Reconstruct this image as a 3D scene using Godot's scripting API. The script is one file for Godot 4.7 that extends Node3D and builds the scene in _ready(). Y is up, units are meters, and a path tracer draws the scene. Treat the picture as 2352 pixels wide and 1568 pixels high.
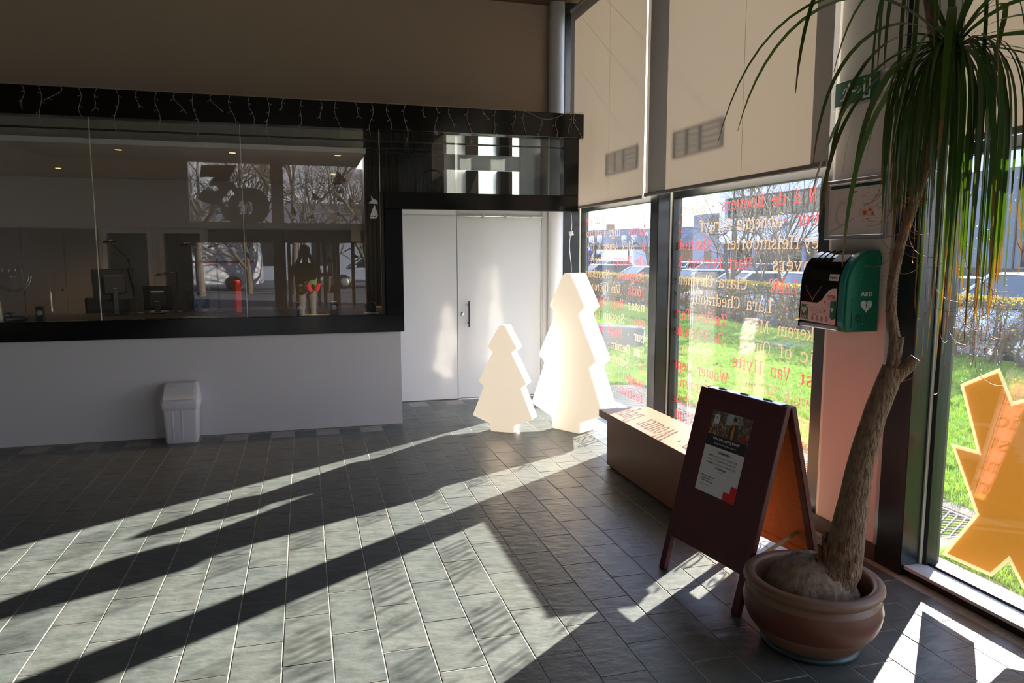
extends Node3D

# ---------------------------------------------------------------- mesh tools
class Mb:
	var st := SurfaceTool.new()
	func _init() -> void:
		st.begin(Mesh.PRIMITIVE_TRIANGLES)
		st.set_smooth_group(-1)
	func group(g: int) -> void:
		st.set_smooth_group(g)
	func face(p: Array, out: Vector3) -> void:
		var n: Vector3 = (p[1] - p[0]).cross(p[2] - p[0])
		if p.size() > 3 and n.length_squared() < 1e-16:
			n = (p[2] - p[0]).cross(p[3] - p[0])
		var flip := n.dot(out) > 0.0
		for i in range(1, p.size() - 1):
			st.add_vertex(p[0])
			st.add_vertex(p[i + 1] if flip else p[i])
			st.add_vertex(p[i] if flip else p[i + 1])
	func box(c: Vector3, s: Vector3, b := 0.0, bs := Basis()) -> void:
		var h := s * 0.5
		b = minf(b, minf(h.x, minf(h.y, h.z)) * 0.49)
		if b <= 0.0:
			for ax in 3:
				for sg in [-1.0, 1.0]:
					var n := Vector3.ZERO
					n[ax] = sg
					var u := Vector3.ZERO
					u[(ax + 1) % 3] = h[(ax + 1) % 3]
					var w := Vector3.ZERO
					w[(ax + 2) % 3] = h[(ax + 2) % 3]
					var o: Vector3 = n * h[ax]
					face([c + bs * (o - u - w), c + bs * (o + u - w), c + bs * (o + u + w), c + bs * (o - u + w)], bs * n)
			return
		var pt := func(sx: float, sy: float, sz: float, k: int) -> Vector3:
			var v := Vector3(sx * (h.x - b), sy * (h.y - b), sz * (h.z - b))
			v[k] = [sx, sy, sz][k] * h[k]
			return c + bs * v
		for ax in 3:
			for sg in [-1.0, 1.0]:
				var q := []
				for e in [[-1, -1], [1, -1], [1, 1], [-1, 1]]:
					var sv := [0.0, 0.0, 0.0]
					sv[ax] = sg
					sv[(ax + 1) % 3] = float(e[0])
					sv[(ax + 2) % 3] = float(e[1])
					q.append(pt.call(sv[0], sv[1], sv[2], ax))
				var n := Vector3.ZERO
				n[ax] = sg
				face(q, bs * n)
		for ax in 3:
			var k1 := (ax + 1) % 3
			var k2 := (ax + 2) % 3
			for a in [-1.0, 1.0]:
				for d in [-1.0, 1.0]:
					var lo := [0.0, 0.0, 0.0]
					lo[ax] = -1.0
					lo[k1] = a
					lo[k2] = d
					var hi := lo.duplicate()
					hi[ax] = 1.0
					var n := Vector3.ZERO
					n[k1] = a
					n[k2] = d
					face([pt.call(lo[0], lo[1], lo[2], k1), pt.call(hi[0], hi[1], hi[2], k1), pt.call(hi[0], hi[1], hi[2], k2), pt.call(lo[0], lo[1], lo[2], k2)], bs * n)
		for sx in [-1.0, 1.0]:
			for sy in [-1.0, 1.0]:
				for sz in [-1.0, 1.0]:
					face([pt.call(sx, sy, sz, 0), pt.call(sx, sy, sz, 1), pt.call(sx, sy, sz, 2)], bs * Vector3(sx, sy, sz))
	func tube(path: Array, rad, seg := 8, caps := true, g := 0) -> void:
		var n := path.size()
		var rings := []
		var side := Vector3.ZERO
		for i in n:
			var t: Vector3 = (path[mini(i + 1, n - 1)] - path[maxi(i - 1, 0)]).normalized()
			if i == 0:
				side = t.cross(Vector3.UP if absf(t.y) < 0.9 else Vector3.RIGHT).normalized()
			else:
				side = (side - t * side.dot(t)).normalized()
			var up := t.cross(side)
			var r: float = rad if (rad is float or rad is int) else rad[i]
			var ring := []
			for k in seg:
				var a := TAU * k / seg
				ring.append(path[i] + (side * cos(a) + up * sin(a)) * r)
			rings.append(ring)
		st.set_smooth_group(g)
		for i in n - 1:
			for k in seg:
				var k2 := (k + 1) % seg
				var q := [rings[i][k], rings[i][k2], rings[i + 1][k2], rings[i + 1][k]]
				face(q, (rings[i][k] + rings[i][k2] + rings[i + 1][k2] + rings[i + 1][k]) * 0.25 - (path[i] + path[i + 1]) * 0.5)
		st.set_smooth_group(-1)
		if caps:
			face(rings[0], path[0] - path[1])
			face(rings[n - 1], path[n - 1] - path[n - 2])
	func lathe(prof: Array, seg := 24, o := Vector3.ZERO, bs := Basis(), g := 0) -> void:
		st.set_smooth_group(g)
		for i in prof.size() - 1:
			var p: Vector2 = prof[i]
			var q: Vector2 = prof[i + 1]
			var nd := Vector2(q.y - p.y, -(q.x - p.x))
			for k in seg:
				var a := TAU * k / seg
				var b := TAU * (k + 1) / seg
				var m := (a + b) * 0.5
				var ca := Vector3(cos(a), 0, sin(a))
				var cb := Vector3(cos(b), 0, sin(b))
				var pts := []
				if p.x > 1e-6:
					pts.append(o + bs * (ca * p.x + Vector3.UP * p.y))
				pts.append(o + bs * (cb * p.x + Vector3.UP * p.y))
				if q.x > 1e-6:
					pts.append(o + bs * (cb * q.x + Vector3.UP * q.y))
				pts.append(o + bs * (ca * q.x + Vector3.UP * q.y))
				face(pts, bs * (Vector3(cos(m), 0, sin(m)) * nd.x + Vector3.UP * nd.y))
		st.set_smooth_group(-1)
	func prism(poly: PackedVector2Array, z0: float, z1: float, bs := Basis(), o := Vector3.ZERO, bev := 0.0, g := -1) -> void:
		if not Geometry2D.is_polygon_clockwise(poly):
			poly = poly.duplicate()
			poly.reverse()
		var n := poly.size()
		var ins := PackedVector2Array()
		var outw := PackedVector2Array()
		for i in n:
			var d0 := (poly[i] - poly[(i + n - 1) % n]).normalized()
			var d1 := (poly[(i + 1) % n] - poly[i]).normalized()
			var m := (Vector2(-d0.y, d0.x) + Vector2(-d1.y, d1.x))
			m = m / maxf(0.35, m.length_squared()) * 2.0
			outw.append(m)
			ins.append(poly[i] - m * bev)
		# decide which side is outside
		var test := PackedVector2Array()
		for i in n:
			test.append(poly[i] + outw[i] * 0.0005)
		var sgn := 1.0 if absf(_area(test)) > absf(_area(poly)) else -1.0
		if sgn < 0.0:
			for i in n:
				ins[i] = poly[i] + outw[i] * bev
		var at := func(p: Vector2, z: float) -> Vector3: return o + bs * Vector3(p.x, p.y, z)
		st.set_smooth_group(-1)
		var idx := Geometry2D.triangulate_polygon(ins)
		for i in range(0, idx.size(), 3):
			face([at.call(ins[idx[i]], z1), at.call(ins[idx[i + 1]], z1), at.call(ins[idx[i + 2]], z1)], bs.z * signf(z1 - z0))
			face([at.call(ins[idx[i]], z0), at.call(ins[idx[i + 1]], z0), at.call(ins[idx[i + 2]], z0)], -bs.z * signf(z1 - z0))
		st.set_smooth_group(g)
		for i in n:
			var j := (i + 1) % n
			var w: Vector2 = (outw[i] + outw[j]) * sgn
			var od := bs * Vector3(w.x, w.y, 0)
			if bev > 0.0:
				face([at.call(poly[i], z0 + bev), at.call(poly[j], z0 + bev), at.call(poly[j], z1 - bev), at.call(poly[i], z1 - bev)], od)
				face([at.call(ins[i], z1), at.call(ins[j], z1), at.call(poly[j], z1 - bev), at.call(poly[i], z1 - bev)], od + bs.z * w.length())
				face([at.call(ins[i], z0), at.call(ins[j], z0), at.call(poly[j], z0 + bev), at.call(poly[i], z0 + bev)], od - bs.z * w.length())
			else:
				face([at.call(poly[i], z0), at.call(poly[j], z0), at.call(poly[j], z1), at.call(poly[i], z1)], od)
		st.set_smooth_group(-1)
	func _area(p: PackedVector2Array) -> float:
		var s := 0.0
		for i in p.size():
			s += p[i].cross(p[(i + 1) % p.size()])
		return s * 0.5
	func done() -> ArrayMesh:
		st.generate_normals()
		return st.commit()

func fillet(poly: Array, r: float, n := 3) -> PackedVector2Array:
	var out := PackedVector2Array()
	var c := poly.size()
	for i in c:
		var p: Vector2 = poly[i]
		var a: Vector2 = poly[(i + c - 1) % c]
		var b: Vector2 = poly[(i + 1) % c]
		var k := minf(r, minf((a - p).length(), (b - p).length()) * 0.45)
		var p0 := p + (a - p).normalized() * k
		var p1 := p + (b - p).normalized() * k
		for j in n + 1:
			var t := float(j) / n
			out.append(p0.lerp(p, t).lerp(p.lerp(p1, t), t))
	return out

# ---------------------------------------------------------------- scene tools
var rng := RandomNumberGenerator.new()
var taken := {}
var M := {}

func numbered(called: String) -> String:
	if not taken.has(called):
		taken[called] = 0
		return called
	taken[called] += 1
	return "%s_%03d" % [called, taken[called]]

func tag(o: Node, label: String, category: String, group := "", kind := "") -> Node:
	if label:
		o.set_meta("label", label)
	if category:
		o.set_meta("category", category)
	if group:
		o.set_meta("group", group)
	if kind:
		o.set_meta("kind", kind)
	return o

func thing(called: String, label: String, category: String, at := Vector3.ZERO, turn := 0.0, group := "") -> Node3D:
	var o := Node3D.new()
	o.name = numbered(called)
	add_child(o)
	o.position = at
	o.rotation.y = turn
	tag(o, label, category, group)
	return o

func part(called: String, mesh: Mesh, m: Material, parent: Node, at := Vector3.ZERO, rot := Vector3.ZERO) -> MeshInstance3D:
	var o := MeshInstance3D.new()
	o.name = called
	o.mesh = mesh
	o.material_override = m
	o.cast_shadow = GeometryInstance3D.SHADOW_CASTING_SETTING_ON
	parent.add_child(o, true)
	o.position = at
	o.rotation = rot
	return o

func one(called: String, mesh: Mesh, m: Material, label: String, category: String, at := Vector3.ZERO, rot := Vector3.ZERO, group := "") -> MeshInstance3D:
	var o := part(numbered(called), mesh, m, self, at, rot)
	tag(o, label, category, group)
	return o

func struct(called: String, mesh: Mesh, m: Material, label := "", at := Vector3.ZERO, parent: Node = null) -> MeshInstance3D:
	var o := part(called if parent else numbered(called), mesh, m, parent if parent else self, at)
	o.set_meta("kind", "structure")
	if label:
		o.set_meta("label", label)
	return o

func bxm(c: Vector3, s: Vector3, b := 0.0, bs := Basis()) -> ArrayMesh:
	var mb := Mb.new()
	mb.box(c, s, b, bs)
	return mb.done()

# a box from its two corners
func span(a: Vector3, b: Vector3, bev := 0.0) -> ArrayMesh:
	return bxm((a + b) * 0.5, (b - a).abs(), bev)

func tubem(path: Array, rad, seg := 8, caps := true) -> ArrayMesh:
	var mb := Mb.new()
	mb.tube(path, rad, seg, caps)
	return mb.done()

func lathem(prof: Array, seg := 24, o := Vector3.ZERO, bs := Basis()) -> ArrayMesh:
	var mb := Mb.new()
	mb.lathe(prof, seg, o, bs)
	return mb.done()

func prismm(poly, z0: float, z1: float, bs := Basis(), o := Vector3.ZERO, bev := 0.0) -> ArrayMesh:
	var mb := Mb.new()
	mb.prism(PackedVector2Array(poly), z0, z1, bs, o, bev)
	return mb.done()

func mat(called: String, c: Color, rough := 0.6, metal := 0.0) -> StandardMaterial3D:
	var m := StandardMaterial3D.new()
	m.resource_name = called
	m.albedo_color = c
	m.roughness = rough
	m.metallic = metal
	M[called] = m
	return m

func noise_tex(freq: float, oct := 4, ramp: Array = [], size := 512, sd := 1, type := FastNoiseLite.TYPE_SIMPLEX_SMOOTH) -> NoiseTexture2D:
	var f := FastNoiseLite.new()
	f.noise_type = type
	f.frequency = freq
	f.fractal_octaves = oct
	f.seed = sd
	var t := NoiseTexture2D.new()
	t.width = size
	t.height = size
	t.seamless = true
	t.noise = f
	if ramp:
		var g := Gradient.new()
		g.offsets = PackedFloat32Array(ramp.map(func(r): return r[0]))
		g.colors = PackedColorArray(ramp.map(func(r): return r[1]))
		t.color_ramp = g
	return t

func tri_map(m: StandardMaterial3D, scale: Vector3, world := true) -> StandardMaterial3D:
	m.uv1_triplanar = true
	m.uv1_world_triplanar = world
	m.uv1_scale = scale
	return m

func glass(called: String, tint: Color) -> StandardMaterial3D:
	var m := mat(called, tint, 0.0)
	m.transparency = BaseMaterial3D.TRANSPARENCY_ALPHA
	return m

var fonts := {}
func font(family: String, bold := false) -> Font:
	var key := family + str(bold)
	if not fonts.has(key):
		var f := SystemFont.new()
		f.font_names = PackedStringArray([family])
		f.font_weight = 700 if bold else 400
		fonts[key] = f
	return fonts[key]

# lettering: cap height in metres; wide = total width wanted (0: natural)
func text_mesh(s: String, cap: float, f: Font, depth := 0.0012, step := 1.0) -> TextMesh:
	var t := TextMesh.new()
	t.text = s
	t.font = f
	t.font_size = 48
	t.pixel_size = cap / (48.0 * 0.714)
	t.depth = depth
	t.curve_step = step
	t.horizontal_alignment = HORIZONTAL_ALIGNMENT_LEFT
	t.vertical_alignment = VERTICAL_ALIGNMENT_BOTTOM
	return t

func text_part(called: String, s: String, cap: float, wide: float, f: Font, m: Material, parent: Node, tr: Transform3D, depth := 0.0012, step := 1.0, align := 0.0) -> MeshInstance3D:
	var t := text_mesh(s, cap, f, depth, step)
	var bb := t.get_aabb()
	var k := wide / bb.size.x if wide > 0.0 and bb.size.x > 0.0 else 1.0
	var o := part(called, t, m, parent)
	var shift := -bb.position.x - bb.size.x * align
	# TextMesh puts its bottom on the descender line: bring the baseline to the origin
	var base := f.get_descent(48) * t.pixel_size
	o.transform = tr * Transform3D(Basis.from_scale(Vector3(k, 1, 1)), Vector3.ZERO) * Transform3D(Basis(), Vector3(shift, -base, 0))
	return o

# ---------------------------------------------------------------- build
const GX := 3.07          # plane of the window glass
const FZ := -7.05         # front plane of the reception booth
const DZ := -8.125        # wall with the white doors
const CEIL := 4.36
const REAR := 10.0        # entrance facade behind the camera

func _ready() -> void:
	rng.seed = 20241202
	var cam := Camera3D.new()
	cam.name = "camera"
	add_child(cam)
	cam.position = Vector3(0, 1.65, 0)
	cam.rotation_degrees = Vector3(-6.8, -15.6, 0)
	cam.fov = rad_to_deg(2.0 * atan(784.0 / 1700.0))
	cam.near = 0.05
	cam.far = 600.0
	cam.current = true

	var sky_m := ProceduralSkyMaterial.new()
	sky_m.sky_top_color = Color(0.50, 0.60, 0.77)
	sky_m.sky_horizon_color = Color(0.95, 0.945, 0.94)
	sky_m.sky_curve = 0.15
	sky_m.ground_bottom_color = Color(0.35, 0.36, 0.35)
	sky_m.ground_horizon_color = Color(0.62, 0.64, 0.66)
	sky_m.sky_energy_multiplier = 2.1
	var sky := Sky.new()
	sky.sky_material = sky_m
	var env := Environment.new()
	env.background_mode = Environment.BG_SKY
	env.sky = sky
	env.tonemap_mode = Environment.TONE_MAPPER_LINEAR
	env.tonemap_exposure = 1.2
	env.sdfgi_enabled = true
	env.ssao_enabled = true
	env.ssil_enabled = true
	var we := WorldEnvironment.new()
	we.name = "environment"
	we.environment = env
	add_child(we)

	var sun := DirectionalLight3D.new()
	sun.name = "sun"
	add_child(sun)
	var el := deg_to_rad(16.5)
	var az := deg_to_rad(35.0)
	var to_sun := Vector3(cos(az) * cos(el), sin(el), -sin(az) * cos(el))
	sun.look_at_from_position(to_sun * 50.0, Vector3.ZERO, Vector3.UP)
	sun.light_color = Color(1.0, 0.965, 0.90)
	sun.light_energy = 14.0
	sun.light_angular_distance = 0.55
	sun.shadow_enabled = true
	sun.sky_mode = DirectionalLight3D.SKY_MODE_LIGHT_ONLY

	make_materials()
	build_floor()
	build_shell()
	build_windows()
	build_blinds()
	build_booth()
	build_office()
	build_lobby_things()
	build_easel()
	build_aed()
	build_plant()
	build_lettering()
	build_outdoors()
	build_rear()
	build_photographer()
	build_small_details()

func make_materials() -> void:
	# slate: riven stone, four tones
	var tones := [Color(0.352, 0.374, 0.370), Color(0.364, 0.384, 0.379), Color(0.340, 0.362, 0.360), Color(0.356, 0.374, 0.366)]
	var vein := noise_tex(0.011, 7, [[0.0, Color(0.84, 0.86, 0.86)], [0.45, Color(0.94, 0.95, 0.95)], [0.62, Color(1, 1, 1)], [1.0, Color(1.0, 1.0, 0.99)]], 1024, 7)
	var cleft := noise_tex(0.022, 7, [], 1024, 11, FastNoiseLite.TYPE_PERLIN)
	var gloss := noise_tex(0.02, 4, [[0.0, Color(0.78, 0.78, 0.78)], [1.0, Color(1, 1, 1)]], 512, 3)
	for i in 4:
		var m := mat("slate_%d" % i, tones[i], 0.43)
		m.albedo_texture = vein
		m.roughness_texture = gloss
		m.heightmap_enabled = true
		m.heightmap_texture = cleft
		m.heightmap_scale = 0.22
		tri_map(m, Vector3(0.5, 0.5, 1.0))
		m.uv1_offset = Vector3(0.31 * i, 0.0, 0.17 * i)
	var g := mat("grout", Color(0.70, 0.69, 0.66), 0.95)
	g.albedo_texture = noise_tex(0.05, 3, [[0.0, Color(0.8, 0.79, 0.77)], [1.0, Color(1, 1, 1)]], 256, 21)
	tri_map(g, Vector3(3, 3, 3))
	mat("laminate", Color(0.80, 0.80, 0.82), 0.34)
	mat("door_laminate", Color(0.77, 0.78, 0.80), 0.11)
	var w := mat("plaster", Color(0.80, 0.78, 0.75), 0.85)
	w.heightmap_enabled = true
	w.heightmap_texture = noise_tex(0.06, 3, [], 512, 5)
	w.heightmap_scale = 0.04
	tri_map(w, Vector3(2, 2, 2))
	mat("wall_taupe", Color(0.76, 0.70, 0.63), 0.8)
	var cw := mat("ceiling_wood", Color(0.50, 0.42, 0.35), 0.6)
	cw.albedo_texture = noise_tex(0.01, 4, [[0.0, Color(0.75, 0.72, 0.68)], [1.0, Color(1, 1, 1)]], 512, 41)
	tri_map(cw, Vector3(0.3, 0.3, 6.0))
	mat("black_gloss", Color(0.035, 0.033, 0.035), 0.12)
	mat("black_satin", Color(0.03, 0.03, 0.032), 0.4)
	mat("frame_navy", Color(0.085, 0.11, 0.13), 0.26)
	mat("frame_dark", Color(0.07, 0.08, 0.09), 0.35)
	mat("bead", Color(0.80, 0.82, 0.78), 0.4)
	mat("aluminium", Color(0.72, 0.73, 0.74), 0.32, 0.9)
	mat("chrome", Color(0.80, 0.80, 0.80), 0.15, 1.0)
	mat("sill", Color(0.82, 0.84, 0.84), 0.35, 0.2)
	mat("baseboard", Color(0.22, 0.18, 0.16), 0.5)
	var pg := glass("pane_glass", Color(0.75, 0.82, 0.80, 0.012))
	pg.backlight_enabled = true
	pg.backlight = Color(0.062, 0.064, 0.062)
	glass("booth_glass", Color(0.55, 0.60, 0.58, 0.02))
	glass("sign_glass", Color(0.8, 0.85, 0.85, 0.10))
	var bl := mat("blind_fabric", Color(0.80, 0.78, 0.75), 0.9)
	bl.backlight_enabled = true
	bl.backlight = Color(0.335, 0.312, 0.286)
	var weave := noise_tex(0.30, 2, [[0.0, Color(0.90, 0.90, 0.90)], [1.0, Color(1, 1, 1)]], 512, 61)
	bl.albedo_texture = weave
	tri_map(bl, Vector3(3, 3, 3))
	mat("blind_rail", Color(0.50, 0.47, 0.45), 0.45, 0.3)
	mat("white_plastic", Color(0.82, 0.82, 0.84), 0.38)
	mat("cream_sticker", Color(0.80, 0.68, 0.56), 0.6)
	var pt := mat("vinyl_red", Color(0.80, 0.05, 0.08), 0.45)
	pt.backlight_enabled = true
	pt.backlight = Color(0.34, 0.012, 0.025)
	pt = mat("vinyl_tan", Color(0.66, 0.50, 0.35), 0.5)
	pt.backlight_enabled = true
	pt.backlight = Color(0.30, 0.24, 0.18)
	pt = mat("vinyl_orange", Color(0.80, 0.48, 0.10), 0.5)
	pt.backlight_enabled = true
	pt.backlight = Color(0.27, 0.19, 0.045)
	pt = mat("vinyl_peach", Color(0.92, 0.70, 0.50), 0.5)
	pt.backlight_enabled = true
	pt.backlight = Color(0.46, 0.36, 0.27)
	pt = mat("vinyl_grey", Color(0.42, 0.41, 0.42), 0.6)
	mat("lawn_soil", Color(0.34, 0.42, 0.18), 0.95)
	var tr := mat("tree_lamp_plastic", Color(0.93, 0.91, 0.88), 0.30)
	tr.emission_enabled = true
	tr.emission = Color(1.0, 0.92, 0.80)
	tr.emission_energy_multiplier = 0.58

# ---------------------------------------------------------------- floor
func project(p: Vector3) -> Vector3:
	var b := Basis.from_euler(Vector3(deg_to_rad(-6.8), deg_to_rad(-15.6), 0))
	var c := b.inverse() * (p - Vector3(0, 1.65, 0))
	if c.z > -0.05:
		return Vector3(-1, -1, -1)
	return Vector3(1176.0 + 1700.0 * c.x / -c.z, 784.0 - 1700.0 * c.y / -c.z, -c.z)

func build_floor() -> void:
	var fl := struct("floor", span(Vector3(-7.0, -0.12, DZ), Vector3(3.30, -0.0014, REAR)), M.grout, "dark slate tile floor with pale joints")
	const PX := 0.2002
	const PZ := 0.4115
	var shapes := []
	for v in 4:
		var mb := Mb.new()
		var hx := PX * 0.5 - 0.0026
		var hz := PZ * 0.5 - 0.0017
		var c := []
		var t := []
		for e in [[-1, -1], [1, -1], [1, 1], [-1, 1]]:
			var jx := rng.randf_range(-0.0012, 0.0008)
			var jz := rng.randf_range(-0.0012, 0.0006)
			c.append(Vector3(e[0] * (hx + jx), -0.0008, e[1] * (hz + jz)))
			t.append(Vector3(e[0] * (hx + jx - 0.0012), rng.randf_range(-0.0002, 0.0004), e[1] * (hz + jz - 0.0012)))
		mb.face(t, Vector3.UP)
		for i in 4:
			var j := (i + 1) % 4
			var od: Vector3 = c[i] + c[j]
			mb.face([c[i], c[j], t[j], t[i]], od.normalized() * 0.3 + Vector3.UP)
			mb.face([c[i], c[j], c[j] - Vector3(0, 0.004, 0), c[i] - Vector3(0, 0.004, 0)], Vector3(od.x, 0, od.z))
		shapes.append(mb.done())
	var seen := []
	var rest := []
	for k in range(-13, 15):
		var x := 0.0636 + PX * (k + 0.5)
		var off := -3.146 if posmod(k, 2) == 0 else -3.352
		for i in range(-13, 8):
			var z := off + PZ * 0.5 + PZ * i
			if z < DZ + 0.2 or (x < 0.86 and z < -6.92) or x > 2.93:
				continue
			var s := project(Vector3(x, 0, z))
			var vis := s.z > 0.0 and s.x > -60 and s.x < 2412 and s.y < 1660
			(seen if vis else rest).append([s.z, x, z])
	seen.sort_custom(func(a, b): return a[0] < b[0])
	print("tiles in view ", seen.size(), " others ", rest.size())
	var many := Mb.new()
	var stuff := []
	for i in seen.size():
		var v := rng.randi_range(0, 3)
		var m: Material = M["slate_%d" % rng.randi_range(0, 3)]
		if i < 300:
			var o := part("tile", shapes[v], m, fl, Vector3(seen[i][1], 0, seen[i][2]))
			o.rotation = Vector3(rng.randf_range(-0.0016, 0.0016), PI if rng.randf() < 0.5 else 0.0, rng.randf_range(-0.003, 0.003))
		else:
			stuff.append(seen[i])
	stuff.append_array(rest)
	for s in stuff:
		many.box(Vector3(s[1], -0.003, s[2]), Vector3(PX - 0.006, 0.006, PZ - 0.004))
	var so := part("tile_field", many.done(), M.slate_1, fl)
	so.set_meta("kind", "stuff")
	# the part of the floor behind the camera, too far off to tell the tiles apart in the mirror image
	part("tile_field", span(Vector3(-7.0, -0.003, 0.05), Vector3(2.93, 0.0, REAR)), M.slate_0, fl).set_meta("kind", "stuff")
	part("tile_field", span(Vector3(-7.0, -0.003, -7.0), Vector3(-2.54, 0.0, 0.05)), M.slate_0, fl).set_meta("kind", "stuff")

# ---------------------------------------------------------------- room shell
func build_shell() -> void:
	struct("ceiling", span(Vector3(-7.2, CEIL, DZ - 0.3), Vector3(3.4, CEIL + 0.2, REAR + 0.2)), M.ceiling_wood, "brown ceiling of the lobby")
	struct("wall_left", span(Vector3(-7.2, 0, -7.0), Vector3(-7.0, CEIL, REAR)), M.plaster, "pale wall at the far left of the lobby")
	# wall above the booth and round the doors
	struct("wall_back", span(Vector3(-7.2, 2.96, DZ - 0.12), Vector3(3.2, CEIL, DZ)), M.wall_taupe, "taupe wall above the black booth")
	struct("wall_back_lower", span(Vector3(-7.2, 2.78, DZ - 0.12), Vector3(1.46, 2.96, DZ)), M.wall_taupe)
	struct("wall_door", span(Vector3(0.87, 2.12, DZ - 0.12), Vector3(2.63, 2.215, DZ)), M.laminate, "white panel above the doors")
	struct("wall_door_side", span(Vector3(0.87, 2.215, DZ - 0.12), Vector3(1.46, 2.78, DZ)), M.laminate)
	struct("wall_corner", span(Vector3(2.63, 0, DZ - 0.12), Vector3(2.90, 2.78, DZ)), M.laminate, "white strip of wall beside the door")
	struct("wall_outer", span(Vector3(0.80, -0.1, DZ - 0.40), Vector3(3.2, 2.18, DZ - 0.2)), M.plaster)
	struct("roof_office", span(Vector3(-7.2, 2.97, -10.6), Vector3(0.95, 3.1, DZ - 0.1)), M.plaster)
	struct("wall_office_end", span(Vector3(0.80, 2.10, -10.5), Vector3(0.95, 2.97, DZ - 0.12)), M.plaster)
	# door recess: fixed leaf and sliding leaf
	var d1 := struct("door_1", span(Vector3(0.875, 0.012, DZ - 0.05), Vector3(1.632, 2.12, DZ), 0.002), M.door_laminate, "white fixed door leaf beside the booth")
	part("transom_panel", span(Vector3(0.875, 2.066, DZ), Vector3(1.632, 2.12, DZ + 0.004)), M.laminate, d1)
	struct("trim_20", span(Vector3(1.60, 2.05, DZ - 0.09), Vector3(2.64, 2.14, DZ - 0.02)), M.laminate)
	var d2 := struct("door_2", span(Vector3(1.638, 0.018, DZ - 0.045), Vector3(2.612, 2.06, DZ), 0.002), M.door_laminate, "white sliding door with black bar handle")
	var hd := Mb.new()
	hd.tube([Vector3(1.757, 0.83, DZ + 0.055), Vector3(1.757, 1.12, DZ + 0.055)], 0.010, 12)
	part("handle", hd.done(), M.black_satin, d2)
	for y in [0.875, 1.075]:
		part("handle_standoff", tubem([Vector3(1.757, y, DZ), Vector3(1.757, y, DZ + 0.055)], 0.007, 10), M.black_satin, d2)
	part("lock", lathem([Vector2(0, 0.012), Vector2(0.016, 0.012), Vector2(0.024, 0.008), Vector2(0.025, 0.0)], 20, Vector3(1.69, 0.972, DZ), Basis(Vector3.RIGHT, PI / 2)), M.chrome, d2)
	part("keyhole", span(Vector3(1.687, 0.965, DZ + 0.011), Vector3(1.693, 0.980, DZ + 0.0135)), M.black_satin, d2)
	var rail := thing("door_track", "chrome sliding door track with two hangers above the white door", "track", Vector3(0, 2.056, DZ + 0.045))
	part("rail", tubem([Vector3(1.64, 0, 0), Vector3(2.61, 0, 0)], 0.009, 12), M.chrome, rail)
	for x in [1.921, 2.172]:
		part("hanger", fillet_bar(x), M.aluminium, rail)
	part("end_stop", tubem([Vector3(2.48, 0, 0), Vector3(2.50, 0, 0)], 0.016, 12), M.aluminium, rail)
	struct("trim_1", span(Vector3(2.612, 0, DZ - 0.03), Vector3(2.632, 2.12, DZ + 0.012), 0.003), M.aluminium, "thin metal door jamb")
	struct("trim_2", span(Vector3(0.875, 2.06, DZ), Vector3(2.612, 2.066, DZ + 0.006)), M.aluminium, "")
	struct("trim_3", span(Vector3(1.64, 0.0, DZ - 0.04), Vector3(2.61, 0.012, DZ + 0.01)), M.sill, "pale threshold under the sliding door")
	# round steel column in the far corner
	var col := thing("round_column", "pale round steel column in the far corner above the black booth", "column", Vector3(2.755, 0, DZ + 0.10))
	part("shaft", lathem([Vector2(0.086, 0.0), Vector2(0.086, CEIL)], 32), M.white_plastic, col)
	# pillar between the windows
	var pil := PackedVector2Array([Vector2(2.92, -3.15), Vector2(3.20, -3.15), Vector2(3.20, -3.70), Vector2(2.985, -3.70), Vector2(2.955, -3.692), Vector2(2.932, -3.670), Vector2(2.92, -3.635)])
	var mb := Mb.new()
	mb.prism(pil, 0.0, CEIL, Basis(Vector3(1, 0, 0), Vector3(0, 0, 1), Vector3(0, 1, 0)))
	var po := struct("wall_right", mb.done(), M.plaster, "white pillar between the window bays carrying the green defibrillator box")
	part("pillar_edge_strip", span(Vector3(2.915, 0.09, -3.18), Vector3(2.9215, 2.26, -3.148)), M.aluminium, po)
	struct("baseboard_right", span(Vector3(2.903, 0.0, -3.705), Vector3(2.92, 0.092, -3.15), 0.002), M.baseboard, "dark baseboard at the foot of the white pillar")
	# office shell behind the booth glass
	var wob := struct("wall_office_back", span(Vector3(-7.2, 1.90, -10.52), Vector3(0.87, 2.78, -10.4)), M.laminate, "white wall at the back of the office")
	for q in [[-7.2, -2.378], [-1.912, -1.722], [-1.288, 0.87]]:
		part("wall_pier", span(Vector3(q[0], 0, -10.52), Vector3(q[1], 1.90, -10.4)), M.laminate, wob)
	struct("wall_corridor", span(Vector3(-3.0, 0, -12.2), Vector3(-0.8, 2.5, -12.1)), M.laminate, "wall of the corridor behind the glazed office doors")
	struct("wall_corridor_side", span(Vector3(-3.1, 0, -12.2), Vector3(-3.0, 2.5, -10.5)), M.laminate)
	struct("wall_corridor_end", span(Vector3(-0.8, 0, -12.2), Vector3(-0.7, 2.5, -10.5)), M.laminate)
	struct("ceiling_corridor", span(Vector3(-3.1, 2.5, -12.2), Vector3(-0.7, 2.6, -10.5)), M.laminate)
	struct("floor_corridor", span(Vector3(-3.1, -0.1, -12.2), Vector3(-0.7, 0.0, -10.5)), M.grout)
	struct("wall_office_side", span(Vector3(0.80, 0, -10.4), Vector3(0.87, 2.10, -7.12)), M.laminate, "white wall at the side of the office")
	struct("wall_office_left", span(Vector3(-7.2, 0, -10.5), Vector3(-7.0, 2.78, -7.0)), M.laminate)
	struct("floor_office", span(Vector3(-7.2, -0.1, -10.5), Vector3(0.87, 0.0, -7.1)), M.grout)

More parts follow.
